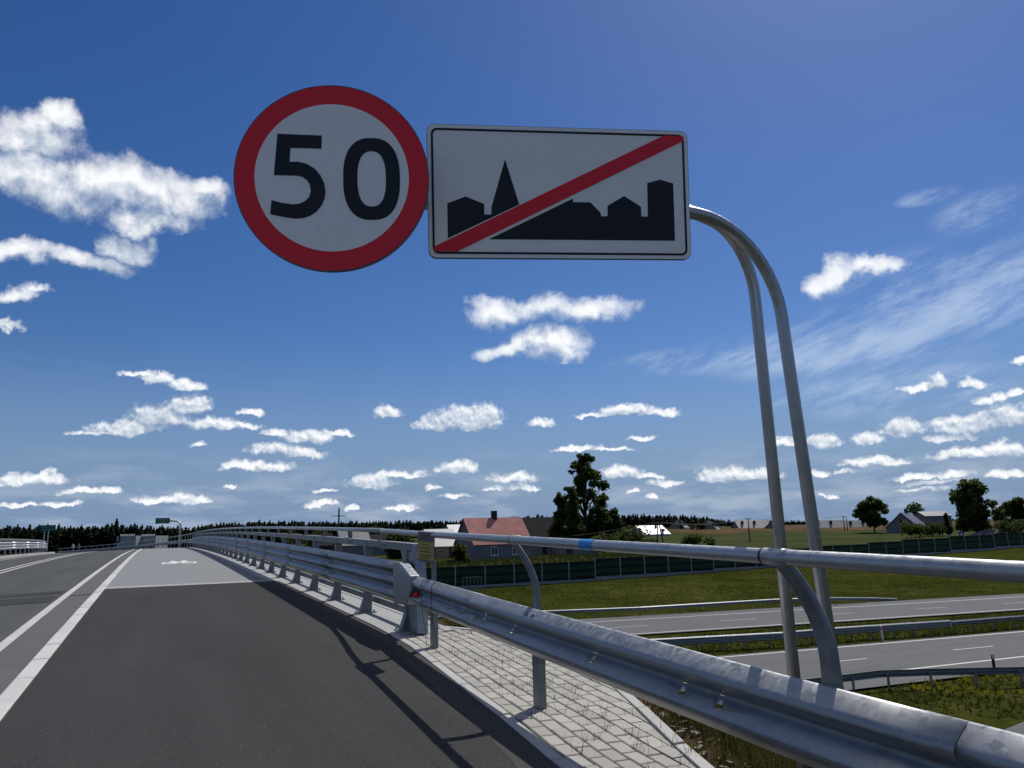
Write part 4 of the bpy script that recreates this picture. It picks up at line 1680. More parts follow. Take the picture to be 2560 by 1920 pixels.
m_tile = roof_mat('red_tile', (0.46, 0.165, 0.135), rough=0.5)
m_grey_roof = roof_mat('grey_sheet_roof', (0.20, 0.215, 0.24), rough=0.45, spec=0.5)
m_dark_roof = roof_mat('dark_roof', (0.030, 0.029, 0.032), rough=0.9, spec=0.06)
m_white_roof = roof_mat('pale_roof', (0.50, 0.51, 0.53), rough=0.45, spec=0.5)
m_slate = roof_mat('slate_roof', (0.13, 0.135, 0.15), rough=0.4, spec=0.6)
m_render = concrete('grey_render', (0.17, 0.17, 0.18), 0.2, scale=0.5)
m_cream = concrete('cream_render', (0.30, 0.26, 0.18), 0.2, scale=0.5)
m_pale = concrete('pale_render', (0.42, 0.42, 0.42), 0.15, scale=0.5)
m_timber = plain('old_timber', (0.035, 0.030, 0.027), 0.85, var=0.4, scale=4)
m_block = concrete('grey_blocks', (0.30, 0.305, 0.32), 0.16, scale=0.6)
m_frame = plain('window_frame', (0.66, 0.66, 0.66), 0.5)
m_glass = plain('window_glass', (0.015, 0.018, 0.022), 0.12, var=0.1, spec=0.7)


def house(name, label, u, Y, L, W_, wall_h, roof_h, ang, wm, rm, group=None, wins=(), gwins=(), chim=(), over=0.35, ribs=0, door=None, z0=None, cat='house', skylights=()):
    """gabled house: local x along the ridge; pixel column u and distance Y give the near-left corner of the front wall"""
    base = on_ground(u, Y)
    if z0 is not None:
        base.z = z0
    X = Vector((math.cos(ang), math.sin(ang), 0))
    Yv = Vector((-math.sin(ang), math.cos(ang), 0))
    G = lambda x, y, z: base + X * x + Yv * y + UPV * z
    th = thing(name, label, cat, base, group)
    b = MB()
    dz_ = -1.2
    b.add([G(0, 0, dz_), G(L, 0, dz_), G(L, W_, dz_), G(0, W_, dz_), G(0, 0, wall_h), G(L, 0, wall_h), G(L, W_, wall_h), G(0, W_, wall_h), G(0, W_ / 2, wall_h + roof_h), G(L, W_ / 2, wall_h + roof_h)],
          [(0, 1, 5, 4), (2, 3, 7, 6), (0, 4, 8, 7, 3), (1, 2, 6, 9, 5)])
    b.build('wall', wm, th)
    sl = math.hypot(W_ / 2, roof_h)
    uy, uz = (W_ / 2) / sl, roof_h / sl
    rf_ = MB()
    for sd in (0, 1):
        e0 = G(-over, (0 - over * uy) if sd == 0 else W_ + over * uy, wall_h - over * uz)
        rid = G(-over, W_ / 2, wall_h + roof_h)
        up = (rid - e0)
        nrm = X.cross(up).normalized()
        nrm = nrm if nrm.z > 0 else -nrm
        nx = ribs * int(L + 2 * over) if ribs else 1
        prof = []
        LL = L + 2 * over
        if ribs:
            for i in range(nx * 2 + 1):
                prof.append((LL * i / (nx * 2), 0.05 if i % 2 else 0.0))
        else:
            prof = [(0, 0.0), (LL, 0.0)]
        frs = [(e0 + nrm * 0.06, X, nrm), (rid + nrm * 0.06, X, nrm)]
        rf_.sweep(frs, prof)
        rf_.prism([e0, e0 + X * LL, rid + X * LL, rid], nrm * 0.05)
    ro = rf_.build('roof', rm, th)
    for (x, yy, w2, h2) in chim:
        MB().box(G(x, yy, wall_h + roof_h - 0.2 + h2 / 2 - abs(yy - W_ / 2) / (W_ / 2) * roof_h), (w2, w2, h2 + 0.6), X, Yv).build('chimney', m_timber, ro)
    for (x, f, w2, h2) in skylights:
        c = G(x, W_ / 2 * f, wall_h + roof_h * f)
        nr_ = (Vector((0, 0, 1)) * uy - Yv * uz).normalized()
        MB().box(c + nr_ * 0.12, (w2, h2, 0.06), X, (Yv * uy + UPV * uz), nr_).build('skylight', m_white_roof, ro)
    for (x, z, w2, h2) in wins:
        fo = MB().box(G(x, -0.03, z + h2 / 2), (w2, 0.08, h2), X, Yv).build('window', m_frame, th)
        for sx_ in (-1, 1):
            MB().box(G(x + sx_ * w2 * 0.235, -0.075, z + h2 / 2), (w2 * 0.37, 0.03, h2 * 0.80), X, Yv).build('pane', m_glass, fo)
        MB().box(G(x, -0.09, z - 0.03), (w2 + 0.15, 0.14, 0.06), X, Yv).build('sill', m_frame, fo)
    for (y, z, w2, h2) in gwins:
        fo = MB().box(G(-0.03, y, z + h2 / 2), (0.08, w2, h2), X, Yv).build('window', m_frame, th)
        MB().box(G(-0.075, y, z + h2 / 2), (0.03, w2 * 0.8, h2 * 0.82), X, Yv).build('pane', m_glass, fo)
    if door:
        x, w2, h2 = door
        MB().box(G(x, -0.03, h2 / 2), (w2, 0.08, h2), X, Yv).build('door', m_timber, th)
    return th, G


VA = math.radians(29)
VG = 'houses of the village'
h_red, Gr = house('farmhouse', 'grey rendered farmhouse with red tiled roof and two white windows behind the noise barrier', 1187, 128, 10.6, 7.4, 2.75, 4.2, VA, m_render, m_tile,
                  wins=((3.6, 0.75, 1.25, 1.45), (7.6, 0.75, 1.25, 1.45)), gwins=((2.2, 3.4, 0.7, 0.9),), chim=((5.6, 3.7, 0.8, 1.1),), ribs=4, z0=None)
house('outbuilding', 'low outbuilding with pale grey sheet roof at the gable of the red roofed farmhouse', 1080, 140, 5.2, 6.2, 2.3, 2.9, VA, m_cream, m_grey_roof, wins=((1.7, 1.0, 0.5, 0.6),), door=(3.9, 1.1, 1.9))
house('old_barn', 'dark weathered barn with a ladder lying on its roof beside the poplar', 1335, 150, 9.5, 8.0, 2.2, 4.6, VA, m_timber, m_dark_roof, door=(6.0, 1.6, 2.0))
b = MB()
bb_ = on_ground(1335, 150)
Xv, Yv_ = Vector((math.cos(VA), math.sin(VA), 0)), Vector((-math.sin(VA), math.cos(VA), 0))
sl_dir = (Yv_ * 4.0 + UPV * 4.6).normalized()
ld = thing('roof_ladder', 'wooden ladder lying up the slope of the dark barn roof', 'ladder', bb_)
lo0 = bb_ + Xv * 8.2 + UPV * 2.42 - Yv_ * 0.05
for sx_ in (0, 0.55):
    MB().box(lo0 + Xv * sx_ + sl_dir * 3.0, (0.09, 5.8, 0.09), Xv, sl_dir, Xv.cross(sl_dir)).build('stile', m_frame, ld)
for i in range(10):
    MB().box(lo0 + Xv * 0.27 + sl_dir * (0.35 + 0.58 * i), (0.6, 0.07, 0.07), Xv, sl_dir, Xv.cross(sl_dir)).build('rung', m_frame, ld)
house('shed', 'long low shed with flat grey sheet roof in front of the dark barn', 1400, 138, 8.0, 4.5, 1.9, 0.7, VA, m_render, m_grey_roof, door=(2.0, 1.2, 1.7))
house('shed', 'low grey wall and shed joining the farmhouse to the dark barn', 1318, 138, 5.6, 3.2, 2.1, 0.45, VA, m_render, m_slate, door=(3.6, 0.9, 1.8))
house('white_roofed_house', 'small house with bright white roof peeking over the farmhouse gable', 1132, 175, 3.6, 5.0, 3.6, 2.4, VA, m_pale, m_white_roof)
house('small_gabled_house', 'small pale house with dark bargeboards and two windows between farmhouse and barn', 1306, 205, 7.0, 5.4, 3.4, 2.6, math.radians(58), m_pale, m_white_roof, gwins=((1.6, 2.2, 0.8, 1.2), (3.8, 2.2, 0.8, 1.2)))
house('long_house', 'long house with grey roof and skylight beyond the barrier handrail', 856, 165, 6.0, 6.0, 2.4, 3.2, VA, m_render, m_slate, skylights=((1.6, 0.45, 0.9, 0.9),))
house('dark_house', 'plain dark roofed house beside the long grey roofed house', 790, 175, 4.2, 6.0, 2.4, 2.3, VA, m_timber, m_dark_roof)
hb, Gb = house('dark_house', 'dark roofed house with one white bargeboard near the long grey roofed house', 918, 168, 5.5, 5.5, 2.2, 2.2, VA, m_render, m_dark_roof)
MB().box(Gb(4.6, 1.0, 3.0), (0.35, 2.9, 0.10), Xv, (Yv_ * 0.75 + UPV * 0.66).normalized(), (UPV * 0.75 - Yv_ * 0.66).normalized()).build('bargeboard', m_white_roof, hb)
house('bungalow', 'bungalow with bright pale roof at the edge of the green field', 1612, 245, 10.0, 8.0, 2.2, 2.6, VA, m_pale, m_white_roof, chim=((7.0, 3.0, 0.5, 0.8),), z0=z_at_row(1612, 1314, 245) - 4.8)
RG = 'terraced houses along the field'
for (u, Y, L, W_, wh, rh, an, rm, lab) in (
        (1800, 300, 11, 11.0, 2.6, 4.6, 64, m_dark_roof, 'dark roofed terraced house with a row of small skylights by the field pole'),
        (1853, 315, 12, 9, 2.6, 4.2, 14, m_slate, 'grey roofed terraced house directly behind the field pole'),
        (1895, 320, 11, 9, 2.6, 4.2, 14, m_slate, 'grey roofed terraced house between the field pole and the bent sign pipes'),
        (1965, 300, 11, 10.0, 2.6, 4.4, 60, m_dark_roof, 'dark roofed terraced house between the bent sign pipes'),
        (2044, 300, 14, 9, 2.5, 4.2, 12, m_slate, 'long grey roofed terraced house behind the leaning pole'),
        (2126, 305, 12, 9, 2.5, 4.2, 12, m_slate, 'grey roofed terraced house next to the round oak'),
        (1715, 320, 10, 9, 2.4, 4.0, 60, m_dark_roof, 'dark roofed terraced house behind the hedge at the end of the row')):
    sk = ((3.0, 0.35, 0.9, 1.3), (5.0, 0.35, 0.9, 1.3), (7.0, 0.35, 0.9, 1.3)) if rm is m_dark_roof else ((9.0, 0.2, 1.2, 0.7),)
    house('terraced_house', lab, u, Y, L, W_, wh, rh, math.radians(an), m_render, rm, RG, chim=((2.5, 3.2, 0.8, 0.9), (8.0, 3.2, 0.8, 0.9)), skylights=sk, z0=z_at_row(u, 1301, Y) - wh - rh)
house('farm_cottage', 'grey gabled farm cottage between the round oak and the big maple', 2300, 215, 10, 8.5, 2.4, 4.0, math.radians(50), m_render, m_slate, chim=((5.5, 4.2, 0.7, 1.0),), z0=z_at_row(2300, 1280, 215) - 6.4)
house('farm_cottage', 'flat roofed wing behind the grey gabled farm cottage', 2318, 226, 9, 5, 4.6, 1.2, math.radians(14), m_render, m_slate)
# unfinished grey block houses left of the bridge crest
for (u, Y, L, lab) in ((288, 205, 5.4, 'unfinished grey block house with stepped dark gable edge beyond the bridge'), (342, 207, 5.0, 'unfinished grey block house beside its stepped twin, pale roof battens showing')):
    base = on_ground(u, Y)
    ztop = z_at_row(u + 20, 1340, Y)
    zb_ = base.z - 1.0
    th = thing('unfinished_house', lab, 'house', base, 'unfinished block houses')
    X, Yv2 = Vector((math.cos(-0.10), math.sin(-0.10), 0)), Vector((math.sin(0.10), math.cos(0.10), 0))
    hh = ztop - zb_
    MB().box(Vector((base.x, base.y, zb_ + hh / 2)) + X * L / 2 + Yv2 * 3, (L, 6.0, hh), X, Yv2).build('wall', m_block, th)
    pts = [(-0.02, 0.62), (0.30, 0.62), (0.30, 1.04), (0.42, 1.04), (0.42, 0.60), (0.30, 0.55), (-0.02, 0.50)]
    MB().prism([Vector((base.x, base.y, zb_)) + X * (x * 2.6 - 0.12) + UPV * (hh * (z * 0.55 + 0.45)) - Yv2 * 0.16 for (x, z) in pts], Yv2 * 0.14).build('stepped_edge', m_black, th)
    for i in range(9):
        MB().box(Vector((base.x, base.y, ztop + 0.22)) + X * (0.9 + i * (L - 1.2) / 9) + Yv2 * 0.3, (0.14, 0.2, 0.46), X, Yv2).build('roof_batten', m_frame, th)
    for (x, z, w2, h2) in ((L * 0.35, hh * 0.52, 0.5, 0.5), (L * 0.75, hh * 0.55, 0.4, 0.6)):
        MB().box(Vector((base.x, base.y, zb_ + z)) + X * x - Yv2 * 0.02, (w2, 0.06, h2), X, Yv2).build('opening', m_black, th)

# ------------------------------------------------------------------ vegetation
m_leaf_d = foliage('dark_leaves', (0.028, 0.044, 0.014), (0.070, 0.096, 0.026), (0.14, 0.165, 0.050), 0.60, 0.4)
m_leaf_m = foliage('mid_leaves', (0.030, 0.048, 0.012), (0.075, 0.100, 0.022), (0.14, 0.165, 0.036), 0.55, 0.5)
m_needle = foliage('pine_needles', (0.012, 0.019, 0.012), (0.032, 0.045, 0.022), (0.066, 0.080, 0.036), 0.40, 0.35)
m_bark = plain('bark', (0.035, 0.028, 0.022), 0.9, var=0.3, scale=3)
m_blade = foliage('grass_blades', (0.026, 0.034, 0.006), (0.054, 0.062, 0.013), (0.105, 0.098, 0.034), 0.5, 0.25)
m_dry = foliage('dry_grass', (0.060, 0.048, 0.016), (0.135, 0.100, 0.035), (0.27, 0.215, 0.10), 0.3, 3.0)
m_weed = foliage('weeds', (0.025, 0.025, 0.010), (0.075, 0.068, 0.030), (0.17, 0.15, 0.08), 0.2, 6.0)
m_flower = foliage('yellow_flowers', (0.30, 0.26, 0.02), (0.42, 0.36, 0.03), None, 0.2, 2.0)


def leaf_cloud(name, clumps, n, size, mat_, parent, seed, stretch=1.0, droop=0.0):
    """many small leaf faces inside a set of ellipsoid clumps (centre, rx, ry, rz)"""
    g = np.random.default_rng(seed)
    vol = np.array([c[1] * c[2] * c[3] for c in clumps]) ** 0.8
    idx = g.choice(len(clumps), n, p=vol / vol.sum())
    d = g.normal(size=(n, 3))
    d /= np.linalg.norm(d, axis=1)[:, None]
    r = g.random(n) ** 0.42
    C = np.array([tuple(c[0]) for c in clumps])[idx]
    Rr = np.array([c[1:4] for c in clumps])[idx]
    pos = C + d * r[:, None] * Rr
    a = g.normal(size=(n, 3))
    a /= np.linalg.norm(a, axis=1)[:, None]
    b = np.cross(a, g.normal(size=(n, 3)))
    b /= np.linalg.norm(b, axis=1)[:, None]
    sz = size * (0.55 + 0.9 * g.random(n))
    a *= sz[:, None]
    b *= (sz * 0.55)[:, None]
    V = np.stack([pos - a, pos + b - a * 0.1, pos + a, pos - b + a * 0.1], 1).reshape(-1, 3)
    me = bpy.data.meshes.new(name)
    me.vertices.add(4 * n)
    me.vertices.foreach_set('co', V.ravel())
    me.loops.add(4 * n)
    me.loops.foreach_set('vertex_index', np.arange(4 * n))
    me.polygons.add(n)
    me.polygons.foreach_set('loop_start', np.arange(0, 4 * n, 4))
    me.update(calc_edges=True)
    me.materials.append(mat_)
    o = bpy.data.objects.new(name, me)
    link(o)
    set_parent(o, parent)
    return o


def tree(name, label, u, Y, v_top, w_px, mat_, seed, shape='round', n=1800, size=0.45, trunk_h=0.25, group=None, z0=None):
    """tree on the terrain; crown reaches pixel row v_top and spans w_px pixels"""
    base = on_ground(u, Y)
    if z0 is not None:
        base.z = z0
    top = z_at_row(u, v_top, Y)
    H = top - base.z
    Wd = w_px * Y / F_PX
    th = thing(name, label, 'tree', base, group)
    g = random.Random(seed)
    b = MB()
    r0 = max(0.12, H * 0.022)
    b.tube([base - UPV * 0.4, base + UPV * H * 0.35 + Vector((g.uniform(-.2, .2), 0, 0)), base + UPV * H * 0.86], [r0, r0 * 0.7, r0 * 0.15], 7)
    clumps = []
    cz0 = base.z + H * trunk_h
    ch = top - cz0
    nc = 34 if shape != 'column' else 75
    for i in range(nc):
        t = (i + 0.5) / nc
        if shape == 'round':
            prof = math.sqrt(max(0.05, 1 - (2 * t - 0.85) ** 2 / 1.35))
        elif shape == 'column':
            prof = (0.55 + 0.55 * math.sin(min(1, t / 0.42) * math.pi / 2)) * (1 - max(0, t - 0.42) / 0.58 * 0.66)
        elif shape == 'cone':
            prof = max(0.12, 1.0 - t * 0.88)
        else:
            prof = 0.9 if t < 0.6 else 0.9 * math.sqrt(max(0.1, 1 - ((t - 0.6) / 0.45) ** 2))
        rr = Wd / 2 * prof
        ang = g.uniform(0, 2 * math.pi)
        rad = rr * math.sqrt(g.random()) * 0.88
        cs = (0.21 if shape == 'round' else 0.135 if shape == 'column' else 0.25) * Wd * g.uniform(0.55, 1.0) * (0.65 + 0.35 * prof)
        c = Vector((base.x + rad * math.cos(ang), base.y + rad * math.sin(ang), cz0 + ch * (0.06 + 0.88 * t)))
        clumps.append((c, cs, cs, cs * g.uniform(0.6, 0.95)))
        if i % 2 == 0:
            st = base + UPV * max(0.2 * H, (c.z - base.z) * 0.6)
            b.tube([st, st * 0.45 + c * 0.55 + UPV * 0.1, c], [r0 * 0.45, r0 * 0.28, r0 * 0.1], 5)
    b.build('trunk', m_bark, th)
    leaf_cloud('crown', clumps, n, size, mat_, th, seed)
    return th


tree('poplar_tree', 'tall dark poplar towering over the farm', 1468, 158, 1128, 132, m_leaf_d, 3, 'column', 8500, 0.36, 0.08)
tree('leafy_tree', 'pointed leafy tree at the foot of the tall poplar', 1402, 152, 1226, 62, m_leaf_m, 4, 'cone', 2600, 0.40, 0.06)
tree('leafy_tree', 'bushy tree in front of the tall poplar trunk above the barn roof', 1435, 148, 1215, 66, m_leaf_m, 5, 'cone', 2800, 0.38, 0.06)
tree('leafy_tree', 'dark round tree between the tall poplar and the bright roofed bungalow', 1535, 160, 1268, 60, m_leaf_d, 6, 'round', 2400, 0.40, 0.08)
tree('oak_tree', 'round dark oak standing alone at the end of the terraced houses', 2187, 225, 1244, 78, m_leaf_d, 7, 'round', 3600, 0.50, 0.16)
tree('maple_tree', 'big bushy tree beside the rubble heap', 2443, 185, 1198, 108, m_leaf_d, 8, 'bush', 5200, 0.48, 0.08)
tree('thin_tree', 'thin feathery tree behind the grey farm cottage', 2292, 245, 1255, 48, m_leaf_m, 9, 'round', 650, 0.42, 0.35)
tree('dark_tree', 'dark round-crowned tree beyond the rubble heap', 2555, 190, 1246, 70, m_leaf_d, 10, 'round', 2600, 0.45, 0.1)
tree('dark_tree', 'lower dark tree between the big bushy tree and the round-crowned one', 2515, 230, 1258, 50, m_leaf_d, 11, 'bush', 1500, 0.45, 0.1)
tree('spruce', 'narrow dark spruce in front of the grey farm cottage', 2256, 205, 1295, 9, m_leaf_d, 12, 'cone', 260, 0.3, 0.05)
tree('spruce', 'broad dark spruce between the farm cottage and the big bushy tree', 2372, 195, 1280, 26, m_leaf_d, 13, 'cone', 900, 0.35, 0.05)
tree('leafy_tree', 'dark leafy tree mass behind the hanging yellow notice', 1000, 150, 1326, 90, m_leaf_d, 14, 'bush', 2600, 0.40, 0.05)
tree('leafy_tree', 'dark bush against the gable of the red roofed farmhouse', 1152, 124, 1362, 42, m_leaf_d, 15, 'bush', 1300, 0.28, 0.05)
tree('leafy_tree', 'small tree behind the long grey roofed house', 940, 190, 1318, 60, m_leaf_d, 16, 'bush', 1300, 0.4, 0.05)

SG = 'shrubs round the village'
for k, (u, Y, vt, wp, lab) in enumerate(((1575, 145, 1312, 90, 'wide green shrub between the dark poplar trees and the twin-legged pole'), (1742, 165, 1338, 95, 'low wide shrub at the near edge of the green field'), (1730, 290, 1308, 70, 'dark hedge clump at the end of the terraced houses'),
                                         (2278, 190, 1302, 50, 'dark shrub row in front of the grey farm cottage'), (2335, 192, 1304, 50, 'low shrub clump beside the rubble heap'), (1640, 250, 1322, 60, 'shrub in front of the bright roofed bungalow'),
                                         (2530, 180, 1290, 60, 'green shrub rising behind the rubble heap'), (1500, 142, 1335, 70, 'shrub behind the low grey shed roof'), (1620, 150, 1345, 50, 'small shrub beside the twin-legged pole'), (760, 190, 1318, 120, 'dark shrub belt beyond the plain dark roofed house'))):
    base = on_ground(u, Y)
    top = z_at_row(u, vt, Y)
    H, Wd = max(1.2, top - base.z), wp * Y / F_PX
    th = thing('shrub', lab, 'shrub', base, SG)
    g = random.Random(50 + k)
    cl = []
    b = MB()
    for i in range(12):
        c = base + Vector((g.uniform(-0.42, 0.42) * Wd, g.uniform(-1, 1), H * g.uniform(0.25, 0.78)))
        rr = H * g.uniform(0.22, 0.36)
        cl.append((c, rr * 1.2, rr, rr))
        if i % 3 == 0:
            b.tube([Vector((c.x, c.y, base.z - 0.2)), c], [0.07, 0.03], 5)
    b.build('stem', m_bark, th)
    leaf_cloud('foliage', cl, 1100, 0.26, m_leaf_m if k % 2 else m_leaf_d, th, 90 + k)

# forest on the horizon: one far mass of pines
def conifer_template(seed, broad):
    g = np.random.default_rng(seed)
    tris = []
    n = 46
    for i in range(n):
        t = i / n
        h = 0.12 + 0.86 * t
        r = (0.38 if broad else 0.28) * (1 - t) ** 0.75 * (0.7 + 0.6 * g.random()) + 0.015
        if broad and t < 0.35:
            r *= 0.65 + t
        a = g.random() * 2 * np.pi
        c, s = np.cos(a), np.sin(a)
        w_ = r * 0.55 + 0.012
        tip = np.array([r * c, r * s, h - 0.05 * g.random()])
        l = np.array([-s * w_, c * w_, h + 0.05])
        r2 = np.array([s * w_, -c * w_, h + 0.05])
        low = np.array([0.5 * r * c, 0.5 * r * s, h - 0.09])
        tris += [tip, l, r2, tip, l, low]
    for k in range(3):
        a = k * 2.1
        tris += [np.array([0.012 * np.cos(a), 0.012 * np.sin(a), -0.05]), np.array([0.012 * np.cos(a + 2), 0.012 * np.sin(a + 2), -0.05]), np.array([0, 0, 0.9])]
    tris += [np.array([-0.03, 0, 0.88]), np.array([0.03, 0, 0.88]), np.array([0, 0, 1.0])]
    return np.array(tris)


def forest():
    temps = [conifer_template(k, k % 2) for k in range(6)]
    g = np.random.default_rng(21)
    prof_v = lerp_tab([(-700, 1318), (0, 1318), (150, 1321), (300, 1316), (450, 1322), (560, 1312), (700, 1307), (900, 1307), (1150, 1304), (1340, 1293), (1500, 1290), (1700, 1290), (1780, 1296), (1830, 1304), (2050, 1303), (2200, 1303), (2700, 1292), (3300, 1285)])
    prof_d = lerp_tab([(-700, 300), (0, 320), (450, 350), (600, 460), (1150, 520), (1700, 520), (1800, 700), (1860, 950), (2300, 950), (3300, 800)])
    out = []
    u = -700.0
    while u < 3300:
        d = prof_d(u)
        for row in range(4):
            uu = u + g.uniform(-6, 6)
            Y = d * (1 + 0.025 * row) + g.uniform(-4, 4)
            p = at_depth(uu, 1340, Y)
            z0 = terrain(p.x, Y)
            zt_ = z_at_row(uu, prof_v(uu) + g.normal() * 4.6 * 350 / d + 4.5 * 350 / d * mnoise.noise(Vector((uu * 0.02, 3.0, 0))) + row * 0.5, Y)
            H = zt_ - z0
            if H < 3:
                continue
            tm = temps[g.integers(6)]
            a = g.random() * 6.28
            c, s = np.cos(a), np.sin(a)
            w_ = g.uniform(0.85, 1.3)
            q = np.empty_like(tm)
            q[:, 0] = (tm[:, 0] * c - tm[:, 1] * s) * H * w_ + p.x
            q[:, 1] = (tm[:, 0] * s + tm[:, 1] * c) * H * w_ + Y
            q[:, 2] = tm[:, 2] * H + z0
            out.append(q)
        u += 1.5 * F_PX / d * 0.9
    V = np.concatenate(out)
    n = len(V) // 3
    me = bpy.data.meshes.new('pine_forest')
    me.vertices.add(3 * n)
    me.vertices.foreach_set('co', V.ravel())
    me.loops.add(3 * n)
    me.loops.foreach_set('vertex_index', np.arange(3 * n))
    me.polygons.add(n)
    me.polygons.foreach_set('loop_start', np.arange(0, 3 * n, 3))
    me.update(calc_edges=True)
    me.materials.append(m_needle)
    o = bpy.data.objects.new('pine_forest', me)
    link(o)
    tag(o, 'dark pine forest forming the far skyline', 'forest', kind='stuff')
    print('forest', n, len(out))


forest()


def blades(name, label, pts, h, w_, mat_, seed, per=4, lean=0.45, cat='grass'):
    """tufts of thin blades at given ground points, one mesh"""
    g = np.random.default_rng(seed)
    P_ = np.repeat(np.array(pts), per, axis=0)
    n = len(P_)
    a = g.random(n) * 2 * np.pi
    hh = h * (0.45 + 0.85 * g.random(n))
    ww = w_ * (0.6 + 0.8 * g.random(n))
    off = np.stack([g.normal(size=n), g.normal(size=n), np.zeros(n)], 1) * (h * 0.22)
    B = P_ + off
    side_ = np.stack([np.cos(a), np.sin(a), np.zeros(n)], 1) * ww[:, None]
    la = g.random(n) * 2 * np.pi
    ln = np.stack([np.cos(la), np.sin(la), np.zeros(n)], 1) * (hh * lean * g.random(n))[:, None]
    tip = B + ln + np.stack([np.zeros(n), np.zeros(n), hh], 1)
    V = np.stack([B - side_, B + side_, tip], 1).reshape(-1, 3)
    me = bpy.data.meshes.new(name)
    me.vertices.add(3 * n)
    me.vertices.foreach_set('co', V.ravel())
    me.loops.add(3 * n)
    me.loops.foreach_set('vertex_index', np.arange(3 * n))
    me.polygons.add(n)
    me.polygons.foreach_set('loop_start', np.arange(0, 3 * n, 3))
    me.update(calc_edges=True)
    me.materials.append(mat_)
    o = bpy.data.objects.new(name, me)
    link(o)
    tag(o, label, cat, kind='stuff')
    return o


# weeds in the paving joints
pts = [tuple(RW(s, n, -0.01)) for (s, n) in JOINTS]
blades('paving_weeds', 'thin dry weeds sprouting from the joints of the paving', pts, 0.095, 0.0024, m_weed, 31, 6, 0.5)
# dry grass beside the paving
pts, pts2 = [], []
for i in range(5200):
    s = rnd.uniform(-1.0, 9.5)
    n = verge_n(s) + 0.06 + abs(rnd.gauss(0, 1)) * 0.9
    x, y = plan(s, n)
    q = (x, y, terrain(x, y) - 0.01)
    dn = n - verge_n(s)
    if dn > 0.25 or rnd.random() < 0.22:
        (pts if rnd.random() < 0.6 else pts2).append(q)
blades('dry_grass', 'dry straw coloured grass on the bank beside the paving', pts, 0.20, 0.004, m_dry, 32, 7, 0.6)
blades('slope_grass', 'green grass on the bank beside the paving', pts2, 0.22, 0.004, m_blade, 33, 7, 0.6)
# stones in the bare strip
g = np.random.default_rng(41)
sb = MB()
for i in range(420):
    s = rnd.uniform(1.5, 8.5)
    n = verge_n(s) + rnd.uniform(0.02, 0.65)
    x, y = plan(s, n)
    r = rnd.uniform(0.008, 0.03)
    c = Vector((x, y, terrain(x, y) + r * 0.3))
    sb.box(c, (r * 2, r * rnd.uniform(1.0, 1.8), r * 1.2), Vector((math.cos(i), math.sin(i), 0.2)).normalized(), Vector((-math.sin(i), math.cos(i), 0)))
tag(sb.build('gravel', concrete('gravel_stone', (0.22, 0.19, 0.15), 0.3)), 'loose stones and clods in the bare soil beside the paving edge', 'gravel', kind='stuff')
# motorway verges and far bank
pts, fl = [], []
for i in range(80000):
    t = rnd.uniform(-40, 95)
    off = rnd.choice((rnd.uniform(12, 31), rnd.uniform(12, 31), rnd.uniform(42, 51), rnd.uniform(63.5, 110), rnd.uniform(63.5, 110)))
    x, y = MDIR.x * t + KDIR.x * off, MDIR.y * t + KDIR.y * off
    s, n = to_sn(x, y)
    if -9.5 < n < 5 or y < 8:
        continue
    if (Vector((x, y)) - BAR_A).dot(BNRM) > -0.3:
        continue
    p2 = Vector((x, y, 0))
    t2 = p2.dot(MDIR)
    l1, l2, l3, l4 = [on_line(L, t2).dot(KDIR) for L in (L1, L2, L3, L4)]
    o2 = p2.dot(KDIR)
    if (l4 - 2.7 < o2 < l3 + 0.6) or (l2 - 0.6 < o2 < l1 + 2.8):
        continue
    if 0 < (p2 - e0).dot(nn_) < 4.5:
        continue
    q = (x, y, terrain(x, y) - 0.02)
    if mnoise.noise(Vector((x * 0.15, y * 0.15, 2.2))) > -0.35:
        pts.append(q)
        if off < 31 and mnoise.noise(Vector((x * 0.30, y * 0.30, 7.7))) > 0.22 and rnd.random() < 0.5:
            fl.append(q)
near_p = [q for q in pts if q[0] * KDIR.x + q[1] * KDIR.y < 55]
far_p = [q for q in pts if q[0] * KDIR.x + q[1] * KDIR.y >= 55]
blades('verge_grass', 'rough green grass on the near verge and median of the motorway', near_p, 0.17, 0.030, m_blade, 34, 4, 0.6)
m_bank = foliage('bank_blades', (0.030, 0.038, 0.007), (0.056, 0.062, 0.014), (0.11, 0.10, 0.036), 0.6, 0.3)
blades('far_bank_grass', 'short grass on the far bank below the green noise barrier', far_p, 0.11, 0.055, m_bank, 37, 3, 1.2)
blades('yellow_flowers', 'patches of small yellow flowers in the verge grass', [(x, y, z + 0.22) for (x, y, z) in fl], 0.12, 0.05, m_flower, 35, 3, 0.3, 'flowers')
pts = []
for i in range(3200):
    t, db = rnd.uniform(-16, 40), rnd.uniform(0.8, 26)
    p2 = Vector((BAR_A.x, BAR_A.y)) + BDIR * t + BNRM * db
    pts.append((p2.x, p2.y, terrain(p2.x, p2.y) - 0.03))
blades('tall_weeds', 'tall weedy grass between the noise barrier and the farm', pts, 0.75, 0.05, foliage('tall_weed', (0.030, 0.040, 0.012), (0.075, 0.085, 0.026), (0.14, 0.14, 0.06), 0.3, 0.4), 36, 5, 0.5)

